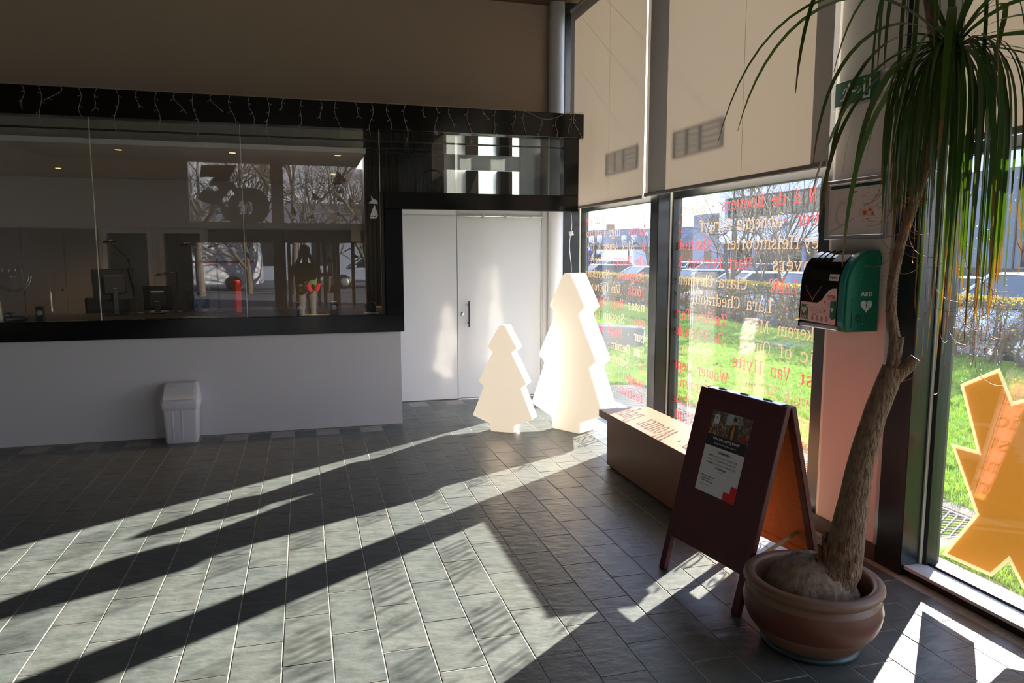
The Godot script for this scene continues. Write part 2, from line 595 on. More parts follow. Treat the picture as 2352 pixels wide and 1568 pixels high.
func fillet_bar(x: float) -> ArrayMesh:
	var mb := Mb.new()
	mb.prism(fillet([Vector2(-0.014, -0.024), Vector2(0.014, -0.024), Vector2(0.014, 0.024), Vector2(-0.014, 0.024)], 0.014, 4), -0.012, 0.014, Basis(), Vector3(x, 0, 0), 0.003)
	return mb.done()

# ---------------------------------------------------------------- windows
func pane(z0: float, z1: float, y0: float, y1: float, parent: Node) -> void:
	part("pane", span(Vector3(GX - 0.005, y0, z0), Vector3(GX + 0.005, y1, z1)), M.pane_glass, parent)

func bay(n: int, z0: float, z1: float, label: String, transom := true) -> Node3D:
	var w := Node3D.new()
	w.name = "window_%d" % n
	add_child(w)
	tag(w, label, "", "", "structure")
	pane(z0 + 0.03, z1 - 0.03, 0.06, 2.115 if transom else 4.2, w)
	if transom:
		pane(z0 + 0.03, z1 - 0.03, 2.165, 4.2, w)
		part("transom", span(Vector3(GX - 0.03, 2.112, z0), Vector3(GX + 0.04, 2.168, z1), 0.003), M.frame_dark, w)
	part("frame_edge", span(Vector3(GX - 0.035, 0.05, z0), Vector3(GX + 0.05, 4.22, z0 + 0.032), 0.003), M.frame_dark, w)
	part("frame_edge", span(Vector3(GX - 0.035, 0.05, z1 - 0.032), Vector3(GX + 0.05, 4.22, z1), 0.003), M.frame_dark, w)
	part("glazing_bead", span(Vector3(GX - 0.052, 0.053, z0 - 0.001), Vector3(GX - 0.035, 4.2, z0 + 0.010), 0.002), M.bead, w)
	part("frame_head", span(Vector3(GX - 0.035, 4.2, z0), Vector3(GX + 0.05, CEIL, z1)), M.frame_dark, w)
	part("frame_foot", span(Vector3(GX - 0.02, 0.03, z0), Vector3(GX + 0.05, 0.064, z1), 0.003), M.frame_dark, w)
	part("sill", span(Vector3(2.925, 0.035, z0), Vector3(GX - 0.02, 0.053, z1), 0.002), M.sill, w)
	part("sill_front", span(Vector3(2.935, 0.0, z0), Vector3(GX + 0.05, 0.035, z1)), M.frame_dark, w)
	return w

func build_windows() -> void:
	bay(1, -7.97, -5.95, "tall window beside the white doors with red and tan lettering")
	bay(2, -5.80, -3.87, "tall window behind the bench with red and tan lettering")
	bay(3, -2.975, -2.24, "tall window with the orange star sticker")
	bay(4, -2.14, -0.90, "tall window without a blind", false)
	bay(5, 0.20, 2.80, "wide window near the entrance", false)
	# posts
	struct("trim_4", span(Vector3(2.825, 0, -8.20), Vector3(3.13, CEIL, -7.97), 0.004), M.frame_navy, "dark navy corner post beside the white doors")
	struct("trim_5", span(Vector3(2.908, 0, -5.95), Vector3(3.13, CEIL, -5.80), 0.004), M.frame_navy, "dark window post behind the bench")
	struct("trim_6", span(Vector3(3.02, 0, -3.87), Vector3(3.13, CEIL, -3.70), 0.004), M.frame_dark, "narrow dark frame beside the white pillar")
	struct("trim_7", span(Vector3(2.905, 0, -3.148), Vector3(3.13, CEIL, -2.975), 0.004), M.frame_navy, "glossy navy window post beside the white pillar")
	struct("trim_8", span(Vector3(2.91, 0, -2.24), Vector3(3.13, CEIL, -2.14), 0.004), M.frame_navy)
	struct("wall_right_panel", span(Vector3(2.92, 0, -0.90), Vector3(3.13, CEIL, 0.20)), M.frame_navy)
	struct("wall_right_rear", span(Vector3(2.95, 0, 2.80), Vector3(3.15, CEIL, REAR)), M.plaster)
	# sign panels on an outrigger outside, whose shadows fall on the blinds
	for a in [[-9.33, -8.60, "far"], [-7.95, -7.21, "near"]]:
		var sp := thing("projecting_sign", "grey slatted sign panel on thin stay wires outside above the %s lettered window" % a[2], "sign", Vector3(6.39, 3.67, a[0]))
		var w: float = a[1] - a[0]
		for y in [0.0, 0.045, 0.09, 0.135, 0.18]:
			part("slat", span(Vector3(-0.008, y, 0), Vector3(0.008, y + 0.026, w), 0.003), M.vinyl_grey, sp)
		for z in [0.0, w * 0.28, w * 0.55, w - 0.03]:
			part("upright", span(Vector3(-0.012, 0.0, z), Vector3(-0.008, 0.206, z + 0.05)), M.vinyl_grey, sp)
		for z in [0.06, w - 0.06]:
			part("stay_wire", tubem([Vector3(0, 0.19, z), Vector3(-3.285, 0.62, z)], 0.0014, 5), M.aluminium, sp)

func quad_mesh(w: float, h: float) -> QuadMesh:
	var q := QuadMesh.new()
	q.size = Vector2(w, h)
	return q

# ---------------------------------------------------------------- roller blinds
func blind(label: String, z0: float, z1: float, y0: float, seam: float, bow: float) -> void:
	const X := 2.862
	var b := thing("roller_blind", label, "blind", Vector3(X, y0, z0), 0, "beige roller blinds in front of the tall windows")
	var w := z1 - z0
	var h := CEIL - 0.12 - y0
	var mb := Mb.new()
	mb.group(0)
	var nz := 12
	var ny := 10
	var at := func(i: int, j: int) -> Vector3:
		var u := float(i) / nz
		var v := float(j) / ny
		return Vector3(bow * sin(PI * v) * (0.4 + 0.6 * sin(PI * u)), h * v, w * u)
	for i in nz:
		for j in ny:
			mb.face([at.call(i, j), at.call(i + 1, j), at.call(i + 1, j + 1), at.call(i, j + 1)], Vector3.LEFT)
	part("fabric", mb.done(), M.blind_fabric, b)
	if seam > 0.0:
		var sm := Mb.new()
		for j in ny:
			var p0: Vector3 = at.call(0, j)
			var p1: Vector3 = at.call(0, j + 1)
			var xo0 := bow * sin(PI * j / float(ny)) * (0.4 + 0.6 * sin(PI * seam / w)) - 0.0012
			var xo1 := bow * sin(PI * (j + 1) / float(ny)) * (0.4 + 0.6 * sin(PI * seam / w)) - 0.0012
			sm.face([Vector3(xo0, p0.y, seam - 0.0018), Vector3(xo0, p0.y, seam + 0.0018), Vector3(xo1, p1.y, seam + 0.0018), Vector3(xo1, p1.y, seam - 0.0018)], Vector3.LEFT)
		part("weld_seam", sm.done(), M.cream_sticker, b)
	part("bottom_rail", bxm(Vector3(0, -0.012, w * 0.5), Vector3(0.020, 0.030, w + 0.004), 0.006), M.blind_rail, b)
	for e in [[-0.004, 0.004], [w - 0.004, w + 0.004]]:
		part("end_cap", span(Vector3(-0.012, -0.030, e[0]), Vector3(0.012, 0.006, e[1]), 0.002), M.white_plastic, b)
	part("roller", tubem([Vector3(0.02, h, 0), Vector3(0.02, h, w)], 0.03, 16), M.white_plastic, b)

func build_blinds() -> void:
	blind("translucent beige roller blind over the window beside the white doors", -7.88, -6.005, 2.150, 1.09, 0.004)
	blind("wide translucent beige roller blind over the window behind the bench", -5.965, -3.625, 2.162, 1.47, -0.004)
	blind("translucent beige roller blind above the orange star window", -3.07, -2.20, 2.168, 0.0, 0.003)
	blind("translucent beige roller blind in the bay next to the orange star window", -2.16, -0.88, 2.165, 0.0, 0.003)
	blind("broad translucent beige roller blind in the bay near the entrance", 0.18, 2.82, 2.165, 0.0, 0.003)

# ---------------------------------------------------------------- reception booth
func build_booth() -> void:
	var b := thing("reception_booth", "white reception counter under a glossy black frame with tall glass panes", "counter", Vector3(0, 0, 0))
	part("front_panel", span(Vector3(-7.0, 0.004, -7.13), Vector3(0.873, 0.915, -7.092), 0.002), M.laminate, b)
	part("end_panel", span(Vector3(0.835, 0.004, DZ), Vector3(0.873, 0.915, -7.13), 0.002), M.laminate, b)
	part("bottom_beam", span(Vector3(-7.0, 0.908, -7.16), Vector3(0.901, 1.075, FZ), 0.003), M.black_gloss, b)
	part("post", span(Vector3(0.735, 1.075, -7.16), Vector3(0.901, 2.06, FZ), 0.003), M.black_gloss, b)
	part("post_reveal", span(Vector3(0.700, 1.075, -7.16), Vector3(0.735, 2.215, -7.075), 0.003), M.black_satin, b)
	part("lintel_beam", span(Vector3(0.735, 2.06, -7.16), Vector3(2.656, 2.218, FZ), 0.003), M.black_gloss, b)
	part("right_leg", span(Vector3(2.498, 2.218, -7.16), Vector3(2.656, 2.775, FZ), 0.003), M.black_gloss, b)
	part("top_fascia", span(Vector3(-7.0, 2.772, -7.16), Vector3(2.690, 3.002, FZ + 0.04), 0.003), M.black_gloss, b)
	part("roof_panel", span(Vector3(-7.0, 2.96, DZ), Vector3(2.656, 3.0, -7.16)), M.black_satin, b)
	part("recess_soffit", span(Vector3(0.87, 2.125, DZ), Vector3(2.656, 2.20, -7.16)), M.laminate, b)
	part("desk_top", span(Vector3(-7.0, 1.03, -8.15), Vector3(0.80, 1.060, -7.16), 0.003), M.black_satin, b)
	part("return_side", span(Vector3(2.60, 2.2, DZ), Vector3(2.656, 2.96, -7.16)), M.black_satin, b)
	for p in [[-7.0, -1.704], [-1.700, -0.512], [-0.508, 0.700]]:
		part("glass_pane", span(Vector3(p[0], 1.075, -7.098), Vector3(p[1], 2.775, -7.088)), M.booth_glass, b)
	for p in [[0.704, 2.356], [2.360, 2.498]]:
		part("upper_glass_pane", span(Vector3(p[0], 2.216, -7.098), Vector3(p[1], 2.775, -7.088)), M.booth_glass, b)
	for x in [-1.702, -0.510, 0.702]:
		part("glass_joint", span(Vector3(x - 0.0028, 1.075, -7.099), Vector3(x + 0.0028, 2.775, -7.086)), M.bead, b)
	part("glass_joint", span(Vector3(2.3555, 2.216, -7.099), Vector3(2.3605, 2.775, -7.086)), M.bead, b)
	part("glazing_rail", span(Vector3(-7.0, 2.678, -7.135), Vector3(2.498, 2.692, -7.11), 0.003), M.black_satin, b)
	# smiling face in clear relief film on the left pane
	var sm := thing("smiley_sticker", "clear raised smiling face sticker on the booth glass", "sticker", Vector3(-2.345, 1.44, -7.084))
	var arc := func(r: float) -> Array:
		var out := []
		for i in 17:
			var a := PI + PI * i / 16.0
			out.append(Vector3(cos(a) * r, sin(a) * r * 0.95 + 0.02, 0))
		return out
	for r in [0.135, 0.118]:
		part("mouth_line", tubem(arc.call(r), 0.0032, 6), M.chrome, sm)
	for x in [-0.048, 0.048]:
		part("eye_ring", ring_mesh(0.026, 0.0026), M.chrome, sm, Vector3(x, 0.07, 0))
	part("nose_ring", ring_mesh(0.013, 0.0026), M.chrome, sm, Vector3(0.0, 0.015, 0))
	# pale cut-out film at the right end of the glass
	var cf := thing("ghost_sticker", "small pale cut-out window film beside the black post", "sticker", Vector3(0.635, 1.97, -7.084))
	part("drop", prismm(fillet([Vector2(-0.035, 0), Vector2(0.03, 0), Vector2(0.045, 0.035), Vector2(0.012, 0.13), Vector2(-0.02, 0.05)], 0.012, 3), 0, 0.0008), M.white_plastic, cf)
	part("cap", prismm([Vector2(-0.045, 0.14), Vector2(0.045, 0.135), Vector2(0.04, 0.165), Vector2(0.0, 0.185), Vector2(-0.02, 0.215), Vector2(-0.012, 0.17)], 0, 0.0008), M.white_plastic, cf)
	part("mouth", tubem([Vector3(-0.03, 0.02, 0.001), Vector3(0, 0.024, 0.001), Vector3(0.02, 0.016, 0.001)], 0.004, 6), M.black_satin, cf)
	icicles()

func ring_mesh(r: float, t: float) -> ArrayMesh:
	var p := []
	for i in 21:
		p.append(Vector3(cos(TAU * i / 20.0) * r, sin(TAU * i / 20.0) * r, 0))
	return tubem(p, t, 6, false)

func icicles() -> void:
	mat("wire_white", Color(0.66, 0.64, 0.60), 0.6)
	var drops := [[-2.15, 0.01, 0.2], [-2.03, 0.03, 0.37], [-1.87, -0.11, 0.12], [-1.74, 0.02, 0.24], [-1.6, -0.06, 0.19], [-1.46, -0.02, 0.37], [-1.3, -0.01, 0.15], [-1.15, 0.0, 0.3], [-1.01, 0.07, 0.17], [-0.86, 0.02, 0.37], [-0.72, 0.07, 0.15], [-0.57, 0.03, 0.27], [-0.41, 0.02, 0.23], [-0.27, 0.02, 0.4], [-0.12, -0.06, 0.11], [0.03, -0.06, 0.28], [0.18, 0.02, 0.18], [0.32, 0.03, 0.34], [0.48, 0.08, 0.15], [0.63, -0.01, 0.29], [0.78, 0.02, 0.23], [0.94, 0.0, 0.38], [1.09, 0.04, 0.11], [1.22, 0.01, 0.27], [1.35, 0.03, 0.19], [1.53, 0.02, 0.33], [1.68, 0.04, 0.11], [1.8, -0.06, 0.27], [1.97, 0.01, 0.2], [2.08, 0.0, 0.35], [2.24, -0.01, 0.18], [2.41, -0.02, 0.17], [2.54, 0.0, 0.2], [2.59, 0.08, 0.27]]
	var t := thing("icicle_light_string", "unlit icicle string lights with short white wires hanging from the black booth top", "string lights", Vector3(0, 3.004, FZ + 0.046))
	var line := []
	for i in 60:
		var x := -2.6 + i * 0.088
		var dip := 0.0
		if x > 2.1 and x < 2.5:
			dip = -0.075 * sin(PI * (x - 2.1) / 0.4)
		line.append(Vector3(x, dip + rng.randf_range(-0.004, 0.006), 0.0))
	line.append(Vector3(2.68, 0.012, -0.02))
	part("main_wire", tubem(line, 0.0020, 5), M.wire_white, t)
	for d in drops:
		var n := maxi(3, int(d[2] / 0.05))
		var p := []
		var sw := 0.018 * (1.0 if rng.randf() < 0.5 else -1.0)
		var y0 := -0.06 if d[0] > 2.2 and d[0] < 2.45 else 0.0
		for i in n * 2 + 1:
			var u := float(i) / (n * 2)
			p.append(Vector3(d[0] + d[1] * u * u + sw * sin(u * TAU * (0.7 + d[2])) , y0 - d[2] * u, 0.004 + 0.012 * u * rng.randf()))
		var o := part("drop", tubem(p, 0.0019, 5), M.wire_white, t)
		for i in range(2, n * 2, 3):
			var q: Vector3 = p[i]
			var s := 1.0 if rng.randf() < 0.55 else -1.0
			part("bulb", tubem([q, q + Vector3(0.018 * s, -0.010, 0.002), q + Vector3(0.026 * s, -0.016, 0.002)], [0.0016, 0.0022, 0.0014], 5), M.wire_white, o)
	var plug := thing("string_light_plug", "white cable with small white timer box hanging beside the door", "cable", Vector3(2.632, 0, -7.2))
	var cp := []
	for i in 22:
		var u := i / 21.0
		cp.append(Vector3(0.012 * sin(u * 9.0), 2.055 - 0.65 * u, 0.004 * sin(u * 13.0)))
	part("wire", tubem(cp, 0.0026, 5), M.white_plastic, plug)
	part("timer_box", bxm(Vector3(0.005, 1.85, 0), Vector3(0.042, 0.045, 0.025), 0.005, Basis(Vector3.BACK, 0.25)), M.white_plastic, plug)

# ---------------------------------------------------------------- office behind the glass
func build_office() -> void:
	var gl := mat("lamp_glow", Color(1, 0.9, 0.75), 0.5)
	gl.emission_enabled = true
	gl.emission = Color(1.0, 0.78, 0.5)
	gl.emission_energy_multiplier = 3.0
	mat("panel_grey", Color(0.56, 0.56, 0.57), 0.5)
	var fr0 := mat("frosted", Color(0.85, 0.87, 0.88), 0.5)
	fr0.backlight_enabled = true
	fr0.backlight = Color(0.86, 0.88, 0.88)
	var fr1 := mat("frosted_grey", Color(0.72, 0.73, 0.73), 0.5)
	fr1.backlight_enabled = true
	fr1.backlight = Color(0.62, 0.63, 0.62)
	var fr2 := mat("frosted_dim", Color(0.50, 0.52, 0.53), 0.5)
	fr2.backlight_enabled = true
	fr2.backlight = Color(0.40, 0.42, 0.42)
	struct("ceiling_office", span(Vector3(-7.0, 2.575, -10.4), Vector3(0.585, 2.62, -7.17)), M.laminate, "white office ceiling with downlights")
	struct("ceiling_void", span(Vector3(-7.0, 2.62, -7.5), Vector3(0.585, 2.96, -7.46)), M.plaster)
	for p in [Vector3(-1.58, 2.575, -7.53), Vector3(-2.56, 2.575, -9.3), Vector3(-0.61, 2.575, -7.47), Vector3(0.34, 2.575, -7.40), Vector3(0.36, 2.575, -9.1)]:
		var dl := thing("downlight", "small round recessed downlight glowing warm in the office ceiling", "lamp", p, 0, "office downlights")
		part("rim", lathem([Vector2(0.030, -0.001), Vector2(0.042, -0.003), Vector2(0.045, 0.0)], 20), M.aluminium, dl)
		part("light_disc", lathem([Vector2(0.0, -0.0012), Vector2(0.030, -0.0012)], 20), gl, dl)
		var l := SpotLight3D.new()
		l.name = "downlight_beam"
		dl.add_child(l)
		l.position = Vector3(0, -0.01, 0)
		l.rotation.x = -PI / 2
		l.spot_angle = 55.0
		l.spot_range = 8.0
		l.spot_attenuation = 2.0
		l.light_color = Color(1.0, 0.8, 0.55)
		l.light_energy = 0.9
		l.light_size = 0.03
		l.shadow_enabled = true
	# joinery on the back wall
	var zb := -10.4
	var cab := thing("wall_cupboards", "tall white cupboards with flush doors along the back of the office", "cupboard", Vector3(0, 0, zb))
	for p in [[-4.2, -3.78], [-3.775, -3.325], [-3.32, -2.862], [-2.858, -2.47]]:
		part("cupboard_door", span(Vector3(p[0], 0.05, 0), Vector3(p[1], 1.955, 0.02), 0.002), M.panel_grey, cab)
	part("upper_panel", span(Vector3(-7.0, 1.972, 0), Vector3(0.79, 2.572, 0.022), 0.002), M.laminate, cab)
	part("knob", lathem([Vector2(0, 0.02), Vector2(0.012, 0.018), Vector2(0.006, 0.0)], 12, Vector3(-2.90, 1.2, 0.02), Basis(Vector3.RIGHT, PI / 2)), M.black_satin, cab)
	for a in [[-2.43, -1.86, "left"], [-1.775, -1.235, "right"]]:
		var fr := thing("glazed_door", "white framed office door with tall dark pane, %s" % ("beside the cupboards" if a[2] == "left" else "beside the grey panels"), "door", Vector3(0, 0, zb))
		part("pane", span(Vector3(a[0] + 0.05, 0.05, 0), Vector3(a[1] - 0.05, 1.90, 0.012)), M.booth_glass, fr)
		part("stile", span(Vector3(a[0], 0.0, 0), Vector3(a[0] + 0.055, 1.955, 0.03), 0.002), M.laminate, fr)
		part("stile", span(Vector3(a[1] - 0.055, 0.0, 0), Vector3(a[1], 1.955, 0.03), 0.002), M.laminate, fr)
		part("head_rail", span(Vector3(a[0] + 0.055, 1.90, 0), Vector3(a[1] - 0.055, 1.955, 0.03), 0.002), M.laminate, fr)
	var gp := thing("grey_wall_panels", "row of plain grey panels at the back right of the office", "panel", Vector3(0, 0, zb))
	for p in [[-1.19, -0.72], [-0.715, -0.262], [-0.255, 0.21], [0.215, 0.79]]:
		part("panel", span(Vector3(p[0], 0.02, 0), Vector3(p[1], 1.955, 0.02), 0.002), M.panel_grey, gp)
	one("wall_screen", span(Vector3(0.60, 1.80, -9.96), Vector3(0.725, 2.56, -9.93), 0.003), M.laminate, "narrow white panel standing upright at the right end of the office", "panel")
	# dark ribbed curtain behind the upper glass
	mat("rib_dark", Color(0.22, 0.22, 0.22), 0.28, 0.5)
	var cu := thing("ribbed_curtain", "dark pleated curtain hanging behind the upper glass of the booth", "curtain", Vector3(0, 0, -7.86))
	var mb := Mb.new()
	mb.group(0)
	var n := 180
	for i in n:
		var x0 := 0.62 + 0.83 * i / n
		var x1 := 0.62 + 0.83 * (i + 1) / n
		var z0 := 0.016 * sin(i * 0.66) + 0.008 * sin(i * 0.23)
		var z1 := 0.016 * sin((i + 1) * 0.66) + 0.008 * sin((i + 1) * 0.23)
		var lo := 1.10 if x1 < 0.79 else 2.21
		mb.face([Vector3(x0, lo, z0), Vector3(x1, lo, z1), Vector3(x1, 2.94, z1), Vector3(x0, 2.94, z0)], Vector3.BACK)
	part("cloth", mb.done(), M.rib_dark, cu)
	part("edge_strip", span(Vector3(1.45, 2.2, -0.01), Vector3(1.475, 2.94, 0.015)), M.aluminium, cu)
	# clerestory panes and pale lintel behind the upper glass
	var cl := Node3D.new()
	cl.name = "window_8"
	add_child(cl)
	tag(cl, "small bright window behind the upper glass of the booth", "", "", "structure")
	for q in [[1.475, 1.747], [1.884, 2.097], [2.272, 2.367], [2.367, 2.62]]:
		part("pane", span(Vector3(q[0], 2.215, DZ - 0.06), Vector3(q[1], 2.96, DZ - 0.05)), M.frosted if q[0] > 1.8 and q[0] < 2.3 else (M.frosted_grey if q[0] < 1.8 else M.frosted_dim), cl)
	for q in [[1.747, 1.884], [2.097, 2.272]]:
		part("post", span(Vector3(q[0], 2.215, DZ - 0.09), Vector3(q[1], 2.555, DZ), 0.003), M.frame_navy, cl)
		part("post", span(Vector3(q[0], 2.72, DZ - 0.09), Vector3(q[1], 2.96, DZ), 0.003), M.frame_navy, cl)
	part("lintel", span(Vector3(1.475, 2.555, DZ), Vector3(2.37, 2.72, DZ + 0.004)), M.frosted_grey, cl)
	var cr := thing("double_rail", "pair of thin black rails crossing behind the upper glass", "rail", Vector3(0, 0, -7.62))
	for y in [2.648, 2.690]:
		part("rail", tubem([Vector3(0.55, y, 0), Vector3(1.40, y, 0)], 0.012, 10), M.black_gloss, cr)
	for x in [0.74, 1.06, 1.37]:
		part("bracket", span(Vector3(x - 0.015, 2.645, -0.012), Vector3(x + 0.015, 2.693, 0.012)), M.black_satin, cr)
	# things on the desk
	var dy := 1.060
	for a in [[-2.229, "near the smiling face sticker"], [-0.056, "left of the paper slot"], [0.263, "right of the paper slot"]]:
		var sp := thing("intercom_speaker", "small black upright intercom speaker on the counter, %s" % a[1], "speaker", Vector3(a[0], dy, -7.30), 0, "counter intercoms")
		part("housing", bxm(Vector3(0, 0.066, 0), Vector3(0.062, 0.132, 0.045), 0.006), M.black_satin, sp)
		part("grille", lathem([Vector2(0, 0.003), Vector2(0.020, 0.003), Vector2(0.024, 0.0)], 18, Vector3(0, 0.075, 0.0225), Basis(Vector3.RIGHT, PI / 2)), M.panel_grey, sp)
	var slot := thing("paper_slot", "shallow black pass-through tray set in the counter between two speakers", "tray", Vector3(0.10, dy, -7.26))
	part("rim", bxm(Vector3(0, 0.008, 0), Vector3(0.22, 0.016, 0.11), 0.004), M.panel_grey, slot)
	part("well", bxm(Vector3(0, 0.012, 0), Vector3(0.19, 0.014, 0.08), 0.003), M.black_gloss, slot)
	var term := thing("card_terminal", "black card payment terminal on the counter beside the black post", "terminal", Vector3(0.61, dy, -7.27), 0.3)
	part("body", bxm(Vector3(0, 0.06, 0), Vector3(0.10, 0.12, 0.07), 0.018, Basis(Vector3.RIGHT, -0.35)), M.black_gloss, term)
	part("display", bxm(Vector3(0, 0.075, 0.033), Vector3(0.07, 0.045, 0.006), 0.002, Basis(Vector3.RIGHT, -0.35)), M.black_gloss, term)
	part("foot", bxm(Vector3(0, 0.012, 0), Vector3(0.12, 0.024, 0.10), 0.008), M.panel_grey, term)
	monitor("black computer monitor seen from behind, tilted on its stand", Vector3(-1.77, dy, -7.88), 0.45, 0.36, 0.30, 0.14, -0.12)
	monitor("flat black computer monitor facing the back wall beside the first desk lamp", Vector3(-1.40, dy, -7.98), 0.0, 0.26, 0.24, 0.03, 0.0)
	monitor("small black monitor behind the second desk lamp", Vector3(-1.03, dy, -8.0), 0.2, 0.20, 0.18, 0.03, 0.0)
	desk_lamp("black desk lamp with round head leaning left over the monitor", Vector3(-1.55, dy, -7.9), [Vector3(-0.08, 0.53, 0), Vector3(-0.20, 0.67, 0.02)])
	desk_lamp("black desk lamp with round head and bent arm beside the orange folder", Vector3(-0.83, dy, -7.9), [Vector3(0.0, 0.54, 0), Vector3(-0.23, 0.66, 0.02)])
	desk_lamp("slim desk lamp with oval head standing further back", Vector3(-1.22, dy, -8.05), [Vector3(-0.01, 0.40, 0), Vector3(-0.10, 0.39, 0.0)])
	mat("orange_plastic", Color(0.75, 0.22, 0.05), 0.5)
	one("orange_folder", bxm(Vector3(0, 0.16, 0), Vector3(0.05, 0.32, 0.22), 0.006), M.orange_plastic, "upright orange binder on the office desk", "binder", Vector3(-0.66, dy, -7.95), Vector3(0, 0.2, 0))
	var ch := thing("office_chair", "black office chair backrest rising behind the counter", "chair", Vector3(-1.98, 0, -8.55), 0.3)
	part("backrest", bxm(Vector3(0, 1.03, 0), Vector3(0.42, 0.34, 0.07), 0.03), M.black_satin, ch)
	part("column", tubem([Vector3(0, 0.05, 0.2), Vector3(0, 0.48, 0.2)], 0.03, 12), M.black_satin, ch)
	part("seat", bxm(Vector3(0, 0.50, 0.22), Vector3(0.46, 0.07, 0.44), 0.03), M.black_satin, ch)
	part("back_stem", tubem([Vector3(0, 0.5, 0.02), Vector3(0, 0.9, -0.02)], 0.02, 10), M.black_satin, ch)
	for k in 5:
		part("foot", tubem([Vector3(0, 0.06, 0.2), Vector3(cos(TAU * k / 5.0) * 0.28, 0.03, 0.2 + sin(TAU * k / 5.0) * 0.28)], [0.02, 0.014], 8), M.black_satin, ch)
	var ph := thing("desk_phone", "black desk telephone lying on the counter by the left pane", "phone", Vector3(-2.42, dy, -7.32), 0.2)
	part("base", bxm(Vector3(0, 0.025, 0), Vector3(0.16, 0.05, 0.18), 0.012), M.black_gloss, ph)
	part("handset", bxm(Vector3(-0.05, 0.065, 0), Vector3(0.05, 0.035, 0.19), 0.015), M.black_gloss, ph)

func monitor(label: String, at: Vector3, turn: float, w: float, h: float, lift: float, tilt: float) -> void:
	var t := thing("computer_monitor", label, "monitor", at, turn)
	var bs := Basis(Vector3.RIGHT, tilt)
	part("screen_shell", bxm(Vector3(0, lift + h * 0.5, 0), Vector3(w, h, 0.03), 0.008, bs), M.black_gloss, t)
	part("rear_housing", bxm(Vector3(0, lift + h * 0.5, 0.03), Vector3(w * 0.55, h * 0.6, 0.05), 0.015, bs), M.black_satin, t)
	part("neck", bxm(Vector3(0, (lift + h * 0.4) * 0.5, 0.05), Vector3(0.05, lift + h * 0.4, 0.03), 0.006), M.black_satin, t)
	part("foot", bxm(Vector3(0, 0.008, 0.04), Vector3(w * 0.5, 0.016, 0.16), 0.006), M.black_gloss, t)

func desk_lamp(label: String, at: Vector3, bend: Array) -> void:
	var t := thing("desk_lamp", label, "lamp", at)
	part("base", lathem([Vector2(0, 0.022), Vector2(0.05, 0.020), Vector2(0.056, 0.012), Vector2(0.056, 0.0)], 24), M.black_satin, t)
	part("lower_arm", tubem([Vector3(0, 0.02, 0), bend[0]], 0.008, 8), M.black_satin, t)
	part("joint", lathem([Vector2(0, -0.014), Vector2(0.014, -0.010), Vector2(0.014, 0.010), Vector2(0, 0.014)], 14, bend[0], Basis(Vector3.RIGHT, PI / 2)), M.black_satin, t)
	part("upper_arm", tubem([bend[0], bend[1]], 0.007, 8), M.black_satin, t)
	var d: Vector3 = (bend[1] - bend[0]).normalized()
	part("lamp_head", lathem([Vector2(0.0, 0.016), Vector2(0.045, 0.012), Vector2(0.062, 0.0), Vector2(0.055, -0.012), Vector2(0.0, -0.012)], 24, bend[1] + d * 0.045, Basis(Vector3.BACK, 0.15)), M.black_satin, t)

# ---------------------------------------------------------------- things in the lobby
# rounded rectangular rings joined into a hollow-looking shell; levels: [y, width, depth, corner radius, z shift]
func loft_rect(levels: Array, cap_top := true, cap_bottom := true, seg := 4) -> ArrayMesh:
	var mb := Mb.new()
	var rings := []
	for l in levels:
		var ring := []
		var zs: float = l[4] if l.size() > 4 else 0.0
		for c in [[1, 1, 0.0], [-1, 1, PI / 2], [-1, -1, PI], [1, -1, PI * 1.5]]:
			for k in seg + 1:
				var a: float = c[2] + PI / 2 * k / seg
				ring.append(Vector3(c[0] * (l[1] * 0.5 - l[3]) + cos(a) * l[3], l[0], c[1] * (l[2] * 0.5 - l[3]) + sin(a) * l[3] + zs))
		rings.append(ring)
	mb.group(0)
	for i in rings.size() - 1:
		var n: int = rings[i].size()
		for k in n:
			var k2 := (k + 1) % n
			var c0: Vector3 = (rings[i][k] + rings[i][k2]) * 0.5
			var up: float = levels[i + 1][0] - levels[i][0]
			var od := Vector3(c0.x, 0, c0.z - (levels[i][4] if levels[i].size() > 4 else 0.0))
			if absf(up) < 1e-5:
				od = Vector3.UP * (1.0 if levels[i + 1][1] < levels[i][1] else -1.0)
			mb.face([rings[i][k], rings[i][k2], rings[i + 1][k2], rings[i + 1][k]], od)
	mb.group(-1)
	if cap_bottom:
		mb.face(rings[0], Vector3.DOWN)
	if cap_top:
		mb.face(rings[-1], Vector3.UP)
	return mb.done()

func tree_poly(s: float) -> PackedVector2Array:
	var half := [Vector2(0.116, 0.0), Vector2(0.119, 0.073), Vector2(0.297, 0.140), Vector2(0.183, 0.424), Vector2(0.237, 0.466), Vector2(0.092, 0.747), Vector2(0.146, 0.790), Vector2(0.027, 0.997)]
	var p := []
	for v in half:
		p.append(v * s)
	for i in range(half.size() - 1, -1, -1):
		p.append(Vector2(-half[i].x, half[i].y) * s)
	return fillet(p, 0.014 * s, 3)

